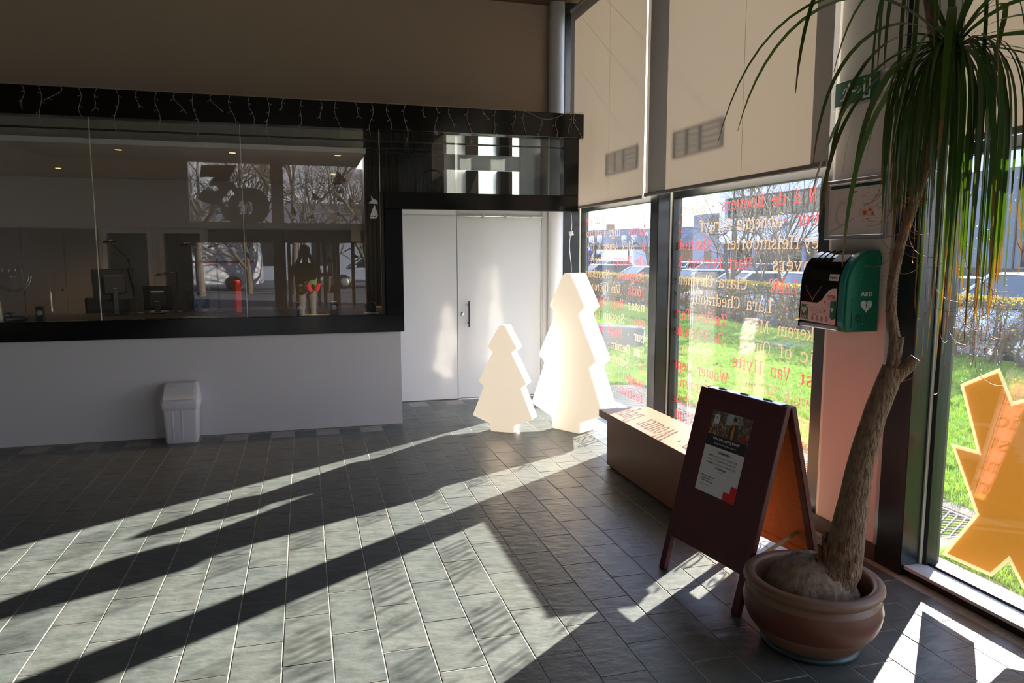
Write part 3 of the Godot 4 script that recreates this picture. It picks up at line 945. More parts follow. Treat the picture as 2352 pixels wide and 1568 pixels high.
func tree_lamp(label: String, at: Vector3, ang: float, s: float, t: float, watt: float) -> void:
	var o := thing("tree_lamp", label, "lamp", at, deg_to_rad(-ang), "glowing tree lamps beside the white doors")
	var mb := Mb.new()
	mb.prism(tree_poly(s), -t, 0.0, Basis(), Vector3.ZERO, 0.006 * s, -1)
	part("light_body", mb.done(), M.tree_lamp_plastic, o)
	part("foot_plate", bxm(Vector3(0, -0.001, -t * 0.5), Vector3(0.21 * s, 0.006, t * 0.9), 0.002), M.white_plastic, o, Vector3(0, 0.002, 0))
	var l := AreaLight3D.new()
	l.name = "tree_lamp_light"
	o.add_child(l)
	l.position = Vector3(0, 0.42 * s, 0.012)
	l.rotation.y = PI
	l.area_size = Vector2(0.26 * s, 0.5 * s)
	l.light_color = Color(1.0, 0.885, 0.74)
	l.light_energy = watt
	l.area_range = 9.0
	l.area_attenuation = 2.0
	l.shadow_enabled = true

func build_lobby_things() -> void:
	# swing-lid bin
	var b := thing("swing_bin", "white plastic waste bin with swing lid standing against the white counter", "bin", Vector3(-1.083, 0, -6.965), 0.02)
	part("body", loft_rect([[0.0, 0.245, 0.19, 0.020], [0.012, 0.262, 0.20, 0.026], [0.30, 0.290, 0.225, 0.03]], true), M.white_plastic, b)
	for x in [-0.062, 0.012]:
		var gm := Mb.new()
		gm.face([Vector3(x - 0.004, 0.012, 0.1002), Vector3(x + 0.004, 0.012, 0.1002), Vector3(x + 0.004, 0.29, 0.1122), Vector3(x - 0.004, 0.29, 0.1122)], Vector3.BACK)
		part("rib", bxm(Vector3(x, 0.155, 0.106), Vector3(0.012, 0.27, 0.006), 0.0025, Basis(Vector3.RIGHT, 0.043)), M.white_plastic, b)
	part("lid", loft_rect([[0.300, 0.305, 0.245, 0.03], [0.312, 0.318, 0.255, 0.034], [0.365, 0.325, 0.258, 0.036], [0.372, 0.318, 0.25, 0.036], [0.50, 0.285, 0.11, 0.03, -0.055], [0.512, 0.262, 0.09, 0.028, -0.058], [0.516, 0.24, 0.07, 0.02, -0.058]], true), M.white_plastic, b)
	part("flap", bxm(Vector3(-0.006, 0.437, 0.074), Vector3(0.245, 0.135, 0.008), 0.003, Basis(Vector3.RIGHT, -0.79)), M.white_plastic, b)
	# glowing trees
	tree_lamp("small glowing white plastic christmas tree lamp standing on the slate floor", Vector3(1.721, 0, -6.5), 35.0, 1.0, 0.15, 0.10)
	tree_lamp("large glowing white plastic christmas tree lamp close to the window", Vector3(2.300, 0, -6.385), 60.0, 1.474, 0.23, 0.16)
	# bench
	var bw := mat("bench_board", Color(0.58, 0.40, 0.27), 0.45)
	bw.albedo_texture = noise_tex(0.09, 3, [[0.0, Color(0.86, 0.84, 0.82)], [1.0, Color(1, 1, 1)]], 512, 91)
	tri_map(bw, Vector3(1.5, 1.5, 1.5))
	var be := thing("low_bench", "long low brown board bench standing in front of the middle window", "bench", Vector3(2.20, 0, -5.335))
	part("top_board", span(Vector3(0, 0.372, 0), Vector3(0.415, 0.430, 1.475), 0.003), bw, be)
	part("front_board", span(Vector3(0.030, 0.012, 0.10), Vector3(0.058, 0.372, 1.44), 0.002), bw, be)
	part("back_board", span(Vector3(0.36, 0.012, 0.10), Vector3(0.388, 0.372, 1.44), 0.002), bw, be)
	part("end_board", span(Vector3(0.058, 0.012, 0.10), Vector3(0.36, 0.372, 0.128), 0.002), bw, be)
	part("end_board", span(Vector3(0.058, 0.012, 1.412), Vector3(0.36, 0.372, 1.44), 0.002), bw, be)
	part("plinth", span(Vector3(0.05, 0.0, 0.12), Vector3(0.37, 0.014, 1.42)), M.black_satin, be)
	evac_plan()
	exit_sign()

# ---------------------------------------------------------------- A-board
func build_easel() -> void:
	mat("stain_red", Color(0.30, 0.035, 0.042), 0.5)
	mat("rear_red", Color(0.74, 0.27, 0.19), 0.55)
	var bk := mat("raw_board", Color(0.80, 0.50, 0.24), 0.7)
	bk.albedo_texture = noise_tex(0.02, 4, [[0.0, Color(0.84, 0.80, 0.74)], [1.0, Color(1, 1, 1)]], 512, 95)
	tri_map(bk, Vector3(1.0, 6.0, 1.0))
	var e := thing("a_board_sign", "dark red wooden sandwich board carrying a blood donation poster", "sign", Vector3(1.772, 0, -3.41), 0.149)
	var W := 0.606
	var L := 0.245
	var H := 0.951
	var sl := sqrt(L * L + H * H)
	# frame of the front leaf: u along the width (local z), v up the slope, w out to the front
	var mk := func(lean: float, x0: float) -> Transform3D:
		var v := Vector3(lean * L, H, 0).normalized()
		var u := Vector3(0, 0, 1)
		return Transform3D(Basis(u, v, u.cross(v)), Vector3(x0, 0, 0))
	for k in 2:
		var tr: Transform3D = mk.call(1.0, 0.0) if k == 0 else mk.call(-1.0, 2.0 * L + 0.03)
		var f := -1.0 if k == 0 else 1.0
		var at := func(u0: float, u1: float, v0: float, v1: float, w0: float, w1: float, bev := 0.003) -> ArrayMesh:
			var mb := Mb.new()
			var a := Vector3(u0, v0, w0)
			var c := Vector3(u1, v1, w1)
			mb.box(tr * ((a + c) * 0.5), (c - a).abs(), bev, tr.basis)
			return mb.done()
		var leg_w := 0.044
		part("leg", at.call(0.0, leg_w, 0.0, sl, -0.015, 0.015), M.stain_red, e)
		part("leg", at.call(W - leg_w, W, 0.0, sl, -0.015, 0.015), M.stain_red, e)
		part("top_rail", at.call(leg_w, W - leg_w, sl - 0.045, sl, -0.014, 0.014), M.stain_red, e)
		part("bottom_rail", at.call(leg_w, W - leg_w, 0.182, 0.222, -0.013, 0.013), M.stain_red if k == 0 else bk, e)
		if k == 0:
			part("front_board", at.call(leg_w - 0.004, W - leg_w + 0.004, 0.20, sl - 0.03, 0.004, 0.015), M.stain_red, e)
			part("inner_lining", at.call(leg_w, W - leg_w, 0.222, sl - 0.045, 0.0, 0.004), bk, e)
			poster(e, tr, 0.0165, 1.0)
		else:
			part("rear_board", at.call(leg_w - 0.004, W - leg_w + 0.004, 0.20, sl - 0.03, -0.010, -0.002), M.rear_red, e)
			part("inner_lining", at.call(leg_w, W - leg_w, 0.222, sl - 0.045, -0.002, 0.004), bk, e)
			poster(e, tr, -0.0115, -1.0)
	part("hinge_strip", span(Vector3(L - 0.01, H + 0.001, 0.05), Vector3(L + 0.04, H + 0.006, W - 0.05), 0.002), M.aluminium, e)
	for z in [0.14, 0.30, 0.46]:
		part("hinge", tubem([Vector3(L + 0.015, H + 0.007, z - 0.03), Vector3(L + 0.015, H + 0.007, z + 0.03)], 0.006, 8), M.aluminium, e)
	mat("strap_beige", Color(0.66, 0.56, 0.42), 0.9)
	part("strap", bxm(Vector3(0.30, 0.245, 0.50), Vector3(0.30, 0.022, 0.004), 0.001, Basis(Vector3.BACK, 0.35)), M.strap_beige, e)

func poster(e: Node3D, tr: Transform3D, off: float, way: float) -> void:
	mat("poster_white", Color(0.86, 0.86, 0.87), 0.5)
	mat("poster_red", Color(0.84, 0.03, 0.05), 0.5)
	mat("poster_dark", Color(0.06, 0.065, 0.075), 0.5)
	mat("print_black", Color(0.05, 0.05, 0.055), 0.6)
	mat("print_white", Color(0.88, 0.88, 0.88), 0.6)
	var p := thing("blood_donation_poster", "white poster with a photograph and red corner on the %s of the sandwich board" % ("front" if way > 0 else "window side"), "poster")
	# poster axes: x to the right as read, y up the slope, z out of the front
	var o := e.transform * (tr * Vector3(0.1365 if way > 0 else 0.470, 0.468, off))
	var bx := (e.transform.basis * tr.basis.x).normalized() * way
	var by := (e.transform.basis * tr.basis.y).normalized()
	p.transform = Transform3D(Basis(bx, by, bx.cross(by)), o)
	part("sheet", span(Vector3(0, 0, -0.0006), Vector3(0.289, 0.415, 0.0)), M.poster_white, p)
	var pm := mat("poster_photo", Color(1, 1, 1), 0.5)
	pm.albedo_texture = ImageTexture.create_from_image(poster_photo())
	part("photograph", quad_mesh(0.289, 0.148), pm, p, Vector3(0.1445, 0.341, 0.0006))
	part("caption_band", quad_mesh(0.289, 0.034), M.poster_dark, p, Vector3(0.1445, 0.251, 0.0005))
	part("cross_badge", quad_mesh(0.038, 0.046), M.poster_white, p, Vector3(0.044, 0.372, 0.0010))
	part("red_cross", prismm([Vector2(-2, -6), Vector2(2, -6), Vector2(2, -2), Vector2(6, -2), Vector2(6, 2), Vector2(2, 2), Vector2(2, 6), Vector2(-2, 6), Vector2(-2, 2), Vector2(-6, 2), Vector2(-6, -2), Vector2(-2, -2)].map(func(v): return v * 0.0011), 0, 0.0003), M.poster_red, p, Vector3(0.044, 0.380, 0.0012))
	part("red_corner", prismm([Vector2(0.205, 0), Vector2(0.289, 0), Vector2(0.289, 0.078), Vector2(0.247, 0.078), Vector2(0.247, 0.040), Vector2(0.205, 0.040)], 0, 0.0003), M.poster_red, p, Vector3(0, 0, 0.0006))
	var sans := font("Droid Sans")
	var bold := font("Droid Sans", true)
	var put := func(s: String, x: float, y: float, cap: float, f: Font, m: Material, al := 0.5) -> void:
		text_part("lettering", s, cap, 0.0, f, m, p, Transform3D(Basis(), Vector3(x, y, 0.0014)), 0.0, 6.0, al)
	put.call("Voor wie geef jij bloed?", 0.1445, 0.270, 0.0125, bold, M.print_white)
	put.call("Wij geven bloed voor elkaar in", 0.1445, 0.249, 0.0085, sans, M.print_white)
	put.call("TONGEREN", 0.150, 0.206, 0.0115, bold, M.print_black)
	put.call("maandag 2-12-2024 van 17:30 tot 21:00", 0.1445, 0.185, 0.0085, sans, M.print_black)
	put.call("vrijdag 13-12-2024 van 17:30 tot 21:00", 0.1445, 0.167, 0.0085, sans, M.print_black)
	put.call("dinsdag 17-12-2024 van 17:30 tot 21:00", 0.1445, 0.149, 0.0085, sans, M.print_black)
	put.call("DC De Piepel", 0.150, 0.130, 0.009, bold, M.print_black)
	put.call("zaal 118", 0.150, 0.116, 0.006, sans, M.print_black)
	put.call("Maak nu jouw afspraak", 0.026, 0.078, 0.006, bold, M.print_black, 0.0)
	put.call("via rodekruis.be of", 0.026, 0.066, 0.006, bold, M.print_black, 0.0)
	put.call("bel 0800 777 00 (gratis)", 0.026, 0.054, 0.006, bold, M.print_black, 0.0)
	put.call("Rode Kruis-Vlaanderen", 0.026, 0.036, 0.005, sans, M.vinyl_grey, 0.0)

func poster_photo() -> Image:
	var w := 288
	var h := 148
	var im := Image.create(w, h, false, Image.FORMAT_RGB8)
	var r := RandomNumberGenerator.new()
	r.seed = 5
	im.fill(Color(0.36, 0.30, 0.23))
	im.fill_rect(Rect2i(110, 0, 110, 60), Color(0.66, 0.68, 0.70))
	for i in 420:
		var c: Color = [Color(0.30, 0.24, 0.17), Color(0.46, 0.38, 0.28), Color(0.55, 0.48, 0.38), Color(0.24, 0.2, 0.17), Color(0.62, 0.56, 0.48)][r.randi_range(0, 4)]
		im.fill_rect(Rect2i(r.randi_range(0, w - 8), r.randi_range(0, h - 5), r.randi_range(3, 18), r.randi_range(2, 9)), c)
	im.fill_rect(Rect2i(120, 4, 44, 40), Color(0.68, 0.70, 0.72))
	for i in 26:
		var x := r.randi_range(10, 140)
		var y := r.randi_range(64, 120)
		var c: Color = [Color(0.5, 0.12, 0.1), Color(0.15, 0.14, 0.15), Color(0.7, 0.65, 0.6), Color(0.3, 0.25, 0.22), Color(0.55, 0.5, 0.2)][r.randi_range(0, 4)]
		im.fill_rect(Rect2i(x, y, r.randi_range(7, 14), r.randi_range(14, 26)), c)
		im.fill_rect(Rect2i(x + 2, y - 8, 7, 8), Color(0.72, 0.54, 0.42))
	# standing figure in a brown jacket
	var disc := func(cx: int, cy: int, rx: int, ry: int, c: Color) -> void:
		for y in range(maxi(0, cy - ry), mini(h, cy + ry)):
			for x in range(maxi(0, cx - rx), mini(w, cx + rx)):
				if pow(float(x - cx) / rx, 2) + pow(float(y - cy) / ry, 2) < 1.0:
					im.set_pixel(x, y, c)
	disc.call(176, 104, 34, 62, Color(0.25, 0.19, 0.12))
	disc.call(172, 92, 9, 40, Color(0.80, 0.50, 0.10))
	disc.call(172, 34, 13, 17, Color(0.74, 0.55, 0.43))
	disc.call(172, 22, 14, 10, Color(0.16, 0.12, 0.10))
	disc.call(36, 66, 7, 9, Color(0.80, 0.72, 0.22))
	disc.call(94, 76, 6, 8, Color(0.75, 0.65, 0.25))
	im.fill_rect(Rect2i(232, 84, 36, 34), Color(0.62, 0.08, 0.07))
	im.fill_rect(Rect2i(0, 124, w, 24), Color(0.05, 0.055, 0.065))
	return im

# ---------------------------------------------------------------- framed plan and exit sign
func evac_plan() -> void:
	var p := thing("evacuation_plan", "framed evacuation plan in a silver snap frame on the white pillar", "frame", Vector3(2.918, 1.727, -3.445), -PI / 2)
	var w := 0.478
	var h := 0.330
	var im := Image.create(480, 330, false, Image.FORMAT_RGB8)
	im.fill(Color(0.88, 0.86, 0.85))
	im.fill_rect(Rect2i(24, 18, 432, 20), Color(0.10, 0.30, 0.27))
	var r := RandomNumberGenerator.new()
	r.seed = 9
	var ln := func(a: Vector2, b: Vector2, c: Color) -> void:
		var n := int(a.distance_to(b)) + 1
		for i in n:
			var q := a.lerp(b, float(i) / n)
			im.set_pixel(clampi(int(q.x), 0, 479), clampi(int(q.y), 0, 329), c)
	var ink := Color(0.45, 0.43, 0.43)
	for i in 40:
		ln.call(Vector2(95 + i * 3.2, 120 + 14 * sin(i * 0.5)), Vector2(95 + (i + 1) * 3.2, 120 + 14 * sin((i + 1) * 0.5)), Color(0.5, 0.35, 0.35))
	for k in 5:
		for i in 30:
			var a := PI * 0.55 + PI * 0.95 * i / 30.0
			var a2 := PI * 0.55 + PI * 0.95 * (i + 1) / 30.0
			var rr := 62.0 + 5.0 * k
			ln.call(Vector2(150 + cos(a) * rr, 195 + sin(a) * rr), Vector2(150 + cos(a2) * rr, 195 + sin(a2) * rr), ink)
	for k in 3:
		ln.call(Vector2(30, 305 - k * 4), Vector2(235, 225 - k * 4), ink)
	for i in 14:
		ln.call(Vector2(100 + i * 9, 95), Vector2(100 + i * 9, 190), Color(0.72, 0.70, 0.69))
	im.fill_rect(Rect2i(190, 62, 60, 7), Color(0.16, 0.26, 0.34))
	for i in 70:
		var x := r.randi_range(285, 440)
		var y := r.randi_range(46, 250)
		im.fill_rect(Rect2i(x, y, r.randi_range(4, 26), 2), [Color(0.55, 0.5, 0.5), Color(0.75, 0.3, 0.28), Color(0.6, 0.58, 0.56)][r.randi_range(0, 2)])
	im.fill_rect(Rect2i(275, 165, 110, 50), Color(0.86, 0.76, 0.70))
	for q in [[305, 182, 26, 24], [350, 172, 20, 14], [372, 190, 16, 22]]:
		im.fill_rect(Rect2i(q[0], q[1], q[2], q[3]), Color(0.82, 0.34, 0.28))
	var m := mat("plan_print", Color(0.97, 0.95, 0.94), 0.25)
	m.albedo_texture = ImageTexture.create_from_image(im)
	part("backing", span(Vector3(-w / 2, 0, 0), Vector3(w / 2, h, 0.008)), M.white_plastic, p)
	part("print", quad_mesh(w - 0.03, h - 0.03), m, p, Vector3(0, h / 2, 0.0092))
	for s in [-1.0, 1.0]:
		part("frame_side", bxm(Vector3(s * (w / 2 - 0.012), h / 2, 0.010), Vector3(0.024, h, 0.014), 0.005), M.aluminium, p)
		part("frame_side", bxm(Vector3(0, h / 2 + s * (h / 2 - 0.012), 0.010), Vector3(w - 0.024, 0.024, 0.014), 0.005), M.aluminium, p)

func exit_sign() -> void:
	mat("sign_green", Color(0.0, 0.36, 0.24), 0.35)
	mat("sign_white", Color(0.85, 0.86, 0.85), 0.5)
	var s := thing("exit_sign", "green emergency exit sign with running figure and arrow high on the white pillar", "sign", Vector3(2.90, 2.455, -3.478), -PI / 2)
	var w := 0.345
	var h := 0.132
	part("acrylic_plate", bxm(Vector3(0, h / 2 - 0.004, -0.004), Vector3(w + 0.012, h + 0.016, 0.006), 0.001), M.sign_glass, s)
	part("green_field", span(Vector3(-w / 2 + 0.012, 0.004, 0.0), Vector3(w / 2, h, 0.002)), M.sign_green, s)
	part("wall_mount", span(Vector3(-w / 2 + 0.03, 0.02, -0.018), Vector3(w / 2 - 0.03, h - 0.02, -0.008)), M.white_plastic, s)
	var z := 0.0022
	var shape := func(name_: String, pts: Array) -> void:
		part(name_, prismm(pts, 0, 0.0006), M.sign_white, s, Vector3(0, 0, z))
	shape.call("door_symbol", [Vector2(0.058, 0.014), Vector2(0.108, 0.014), Vector2(0.108, 0.118), Vector2(0.058, 0.118), Vector2(0.058, 0.108), Vector2(0.098, 0.108), Vector2(0.098, 0.024), Vector2(0.072, 0.024), Vector2(0.072, 0.100), Vector2(0.058, 0.112)])
	shape.call("arrow", [Vector2(-0.028, 0.062), Vector2(0.014, 0.062), Vector2(0.014, 0.046), Vector2(0.046, 0.068), Vector2(0.014, 0.090), Vector2(0.014, 0.074), Vector2(-0.028, 0.074)])
	var disc := []
	for i in 14:
		disc.append(Vector2(-0.052 + cos(TAU * i / 14.0) * 0.010, 0.106 + sin(TAU * i / 14.0) * 0.010))
	shape.call("figure_head", disc)
	shape.call("figure_torso", [Vector2(-0.068, 0.096), Vector2(-0.054, 0.094), Vector2(-0.064, 0.052), Vector2(-0.084, 0.050)])
	shape.call("figure_arm", [Vector2(-0.060, 0.092), Vector2(-0.052, 0.076), Vector2(-0.034, 0.070), Vector2(-0.036, 0.063), Vector2(-0.058, 0.068), Vector2(-0.068, 0.086)])
	shape.call("figure_arm", [Vector2(-0.068, 0.097), Vector2(-0.092, 0.090), Vector2(-0.102, 0.068), Vector2(-0.094, 0.066), Vector2(-0.086, 0.082), Vector2(-0.066, 0.088)])
	shape.call("figure_leg", [Vector2(-0.084, 0.056), Vector2(-0.070, 0.054), Vector2(-0.056, 0.038), Vector2(-0.058, 0.014), Vector2(-0.067, 0.014), Vector2(-0.066, 0.034), Vector2(-0.084, 0.046)])
	shape.call("figure_leg", [Vector2(-0.086, 0.056), Vector2(-0.072, 0.048), Vector2(-0.092, 0.030), Vector2(-0.116, 0.028), Vector2(-0.116, 0.037), Vector2(-0.096, 0.039)])
	one("wall_contact", bxm(Vector3.ZERO, Vector3(0.022, 0.14, 0.030), 0.004), M.white_plastic, "slim white plastic contact box beside the green exit sign", "box", Vector3(2.909, 2.52, -3.262))

# ---------------------------------------------------------------- defibrillator box
func heart(s: float) -> Array:
	var p := []
	for i in 36:
		var t := TAU * i / 36.0
		p.append(Vector2(16.0 * pow(sin(t), 3), 13.0 * cos(t) - 5.0 * cos(2 * t) - 2.0 * cos(3 * t) - cos(4 * t)) * s / 34.0)
	return p

func bolt(s: float) -> Array:
	return [Vector2(0.10, 0.55), Vector2(-0.22, -0.02), Vector2(-0.02, 0.02), Vector2(-0.16, -0.62), Vector2(0.20, 0.12), Vector2(0.0, 0.08), Vector2(0.22, 0.50)].map(func(v): return v * s * 0.55)

func build_aed() -> void:
	mat("aed_green", Color(0.02, 0.42, 0.33), 0.38)
	mat("aed_teal", Color(0.10, 0.47, 0.44), 0.34)
	mat("aed_dark", Color(0.025, 0.035, 0.035), 0.10)
	mat("aed_label", Color(0.83, 0.78, 0.78), 0.4)
	mat("aed_sign", Color(0.0, 0.42, 0.24), 0.4)
	mat("aed_red", Color(0.72, 0.06, 0.14), 0.5)
	var a := thing("defibrillator_cabinet", "green wall cabinet with smoked cover and AED heart symbols on the white pillar", "defibrillator", Vector3(2.92, 1.238, -3.432), -PI / 2)
	# side profile: x = depth, y = height
	var side := func(gr: float, y0: float) -> PackedVector2Array:
		var p := [Vector2(0, y0), Vector2(0.195 + gr, y0), Vector2(0.205 + gr, 0.05), Vector2(0.203 + gr, 0.20)]
		for i in 11:
			var t := PI / 2 * i / 10.0
			p.append(Vector2(0.048 + (0.152 + gr) * cos(t), 0.235 + (0.185 + gr) * sin(t)))
		p.append(Vector2(0.0, 0.42 + gr))
		return PackedVector2Array(p)
	# basis: profile x -> local z, profile y -> local y, extrude along local x
	var bs := Basis(Vector3(0, 0, 1), Vector3(0, 1, 0), Vector3(1, 0, 0))
	var mb := Mb.new()
	mb.prism(side.call(0.0, 0.0), -0.186, 0.188, bs, Vector3.ZERO, 0.004, -1)
	part("housing", mb.done(), M.aed_green, a)
	mb = Mb.new()
	mb.prism(side.call(0.005, 0.030), -0.188, 0.128, bs, Vector3.ZERO, 0.004, -1)
	var cover := part("cover", mb.done(), M.aed_dark, a)
	mb = Mb.new()
	mb.prism(side.call(0.009, 0.022), 0.128, 0.176, bs, Vector3.ZERO, 0.005, -1)
	part("edge_band", mb.done(), M.aed_teal, a)
	# ribs over the cover
	for x in [-0.12, -0.072, -0.02]:
		var rp := []
		for i in 9:
			var t := PI * 0.16 + PI * 0.30 * i / 8.0
			rp.append(Vector3(x - 0.01 * i / 8.0, 0.235 + 0.1915 * sin(t), 0.048 + 0.158 * cos(t)))
		part("rib", tubem(rp, 0.0022, 6), M.black_gloss, cover)
	# raised rounded window bulge and heart outline
	var ho := []
	var hp := heart(0.15)
	for i in 37:
		var v: Vector2 = hp[i % 36]
		ho.append(Vector3(-0.075 + v.x * 0.9, 0.225 + v.y, 0.2098 - maxf(0.0, v.y + 0.01) * 0.18 - maxf(0.0, v.y + 0.01) * maxf(0.0, v.y + 0.01) * 6.0))
	part("heart_outline", tubem(ho, 0.0016, 6, false), M.panel_grey, cover)
	part("base_tray", bxm(Vector3(-0.028, 0.016, 0.105), Vector3(0.322, 0.026, 0.215), 0.005), M.aluminium, a)
	part("base_corner", bxm(Vector3(-0.180, 0.018, 0.106), Vector3(0.016, 0.036, 0.218), 0.004), M.aed_dark, a)
	# printed label
	var z := 0.2112
	var lp := [Vector2(-0.172, 0.038), Vector2(0.118, 0.030), Vector2(0.120, 0.226), Vector2(0.085, 0.224), Vector2(0.055, 0.212), Vector2(0.030, 0.188), Vector2(0.005, 0.160), Vector2(-0.03, 0.142), Vector2(-0.172, 0.142)]
	var lab := part("label", prismm(lp, 0.0, 0.0012), M.aed_label, a, Vector3(0, 0, z - 0.001))
	part("pictogram_field", prismm([Vector2(-0.162, 0.046), Vector2(-0.104, 0.045), Vector2(-0.104, 0.128), Vector2(-0.162, 0.129)], 0, 0.0006), M.aed_sign, lab, Vector3(0, 0, 0.0014))
	part("heart", prismm(heart(0.042), 0, 0.0005), M.sign_white, lab, Vector3(-0.139, 0.098, 0.0022))
	part("bolt", prismm(bolt(0.030), 0, 0.0004), M.aed_sign, lab, Vector3(-0.139, 0.098, 0.0029))
	part("plus", prismm([Vector2(-1, -3), Vector2(1, -3), Vector2(1, -1), Vector2(3, -1), Vector2(3, 1), Vector2(1, 1), Vector2(1, 3), Vector2(-1, 3), Vector2(-1, 1), Vector2(-3, 1), Vector2(-3, -1), Vector2(-1, -1)].map(func(v): return v * 0.0026), 0, 0.0005), M.sign_white, lab, Vector3(-0.114, 0.119, 0.0022))
	text_part("lettering", "AED", 0.017, 0.050, font("Droid Sans"), M.sign_white, lab, Transform3D(Basis(), Vector3(-0.158, 0.050, 0.0024)), 0.0, 4.0)
	text_part("lettering", "AIVIA", 0.017, 0.066, font("Droid Sans", true), M.aed_red, lab, Transform3D(Basis(), Vector3(0.045, 0.172, 0.0024)), 0.0, 4.0)
	part("print_line", quad_mesh(0.066, 0.0016), M.aed_red, lab, Vector3(0.079, 0.1655, 0.0018))
	# small pictures on the label
	for i in 4:
		var x := -0.068 + i * 0.032
		for q in [[0, 0.113, 0.030, 0.0012], [0, 0.088, 0.030, 0.0012]]:
			part("print_line", quad_mesh(q[2], q[3]), M.aed_sign, lab, Vector3(x, q[1], 0.0018))
		part("print_line", quad_mesh(0.0012, 0.026), M.aed_sign, lab, Vector3(x - 0.015, 0.1005, 0.0018))
		part("print_figure", prismm([Vector2(-0.008, 0), Vector2(0.004, 0.002), Vector2(0.002, 0.012), Vector2(-0.004, 0.010)], 0, 0.0003), M.panel_grey if i < 3 else M.aed_red, lab, Vector3(x + 0.002, 0.094, 0.0018))
		part("print_figure", prismm([Vector2(-0.012, 0), Vector2(0.006, -0.004), Vector2(0.010, 0.014), Vector2(0.002, 0.030), Vector2(-0.010, 0.026)], 0, 0.0003), M.panel_grey, lab, Vector3(x + 0.004 + 0.006 * i, 0.045, 0.0018))
	part("print_line", quad_mesh(0.0012, 0.026), M.aed_sign, lab, Vector3(0.043, 0.1005, 0.0018))
	for i in 3:
		part("print_figure", quad_mesh(0.006, 0.007), M.print_black, lab, Vector3(-0.060 + i * 0.010, 0.078, 0.0018))
	part("logo_figure", prismm([Vector2(-0.004, -0.012), Vector2(0.0, 0.0), Vector2(0.008, 0.008), Vector2(0.004, 0.010), Vector2(-0.002, 0.004), Vector2(-0.010, 0.006), Vector2(-0.006, -0.002)], 0, 0.0003), M.aed_red, lab, Vector3(0.030, 0.148, 0.0018))
	for i in 3:
		part("print_line", quad_mesh(0.034 - 0.006 * i, 0.002), M.aed_green if i == 0 else M.panel_grey, lab, Vector3(0.058, 0.146 - i * 0.008, 0.0018))
	# town sticker near the top right
	var tw := part("town_sticker", bxm(Vector3.ZERO, Vector3(0.074, 0.036, 0.001), 0.0, Basis(Vector3.RIGHT, -0.22)), M.sign_white, cover, Vector3(0.082, 0.283, 0.2015))
	text_part("lettering", "Tongeren", 0.012, 0.058, font("Droid Sans", true), M.print_black, tw, Transform3D(Basis(Vector3.RIGHT, -0.22), Vector3(-0.034, -0.006, 0.0022)), 0.0, 4.0)
	# latch
	part("latch", prismm(fillet([Vector2(0.086, 0.068), Vector2(0.102, 0.058), Vector2(0.118, 0.068), Vector2(0.118, 0.158), Vector2(0.086, 0.158)], 0.006, 3), 0.0, 0.010), M.aed_green, a, Vector3(0, 0, z))
	part("latch_heart", prismm(heart(0.024), 0, 0.0008), M.sign_white, a, Vector3(0.102, 0.112, z + 0.0103))
	# handle opening at the top
	var hb := Basis(Vector3.RIGHT, -0.95)
	part("handle_recess", bxm(Vector3(0.072, 0.385, 0.150), Vector3(0.10, 0.004, 0.055), 0.002, Basis(Vector3.RIGHT, 0.75)), M.panel_grey, cover)
	# right flank: lettering, heart, speaker slots
	var fx := Transform3D(Basis(Vector3(0, 0, -1), Vector3(0, 1, 0), Vector3(1, 0, 0)), Vector3(0.1886, 0, 0))
	var flank := Node3D.new()
	flank.name = "flank_print"
	a.add_child(flank)
	flank.transform = fx
	text_part("lettering", "AED", 0.022, 0.072, font("Droid Sans", true), M.sign_white, flank, Transform3D(Basis(), Vector3(-0.118, 0.188, 0.0006)), 0.0, 4.0)
	part("heart", prismm(heart(0.078), 0, 0.0006), M.sign_white, flank, Vector3(-0.080, 0.138, 0.0004))
	part("bolt", prismm(bolt(0.062), 0, 0.0005), M.aed_green, flank, Vector3(-0.080, 0.138, 0.0012))
	for i in 8:
		var an := TAU * i / 8.0
		part("speaker_slot", bxm(Vector3(-0.128 + cos(an) * 0.015, 0.072 + sin(an) * 0.015, 0.0), Vector3(0.016, 0.0024, 0.001), 0.0, Basis(Vector3.BACK, an)), M.aed_dark, flank)
	part("screw", lathem([Vector2(0, 0.001), Vector2(0.0035, 0.0)], 10, Vector3(-0.098, 0.042, 0), Basis(Vector3.RIGHT, PI / 2)), M.sign_white, flank)
	for i in 4:
		part("grip_notch", bxm(Vector3(-0.150 + 0.012 * i, 0.225 + 0.026 * i, -0.001), Vector3(0.020, 0.012, 0.004), 0.0015, Basis(Vector3.BACK, -0.5)), M.aed_teal, flank)
	part("seam_line", bxm(Vector3(-0.170, 0.10, 0.0), Vector3(0.0022, 0.16, 0.001), 0.0), M.aed_dark, flank)
	part("wall_bracket", bxm(Vector3(0.186, 0.375, 0.012), Vector3(0.014, 0.05, 0.024), 0.004), M.aed_green, a)

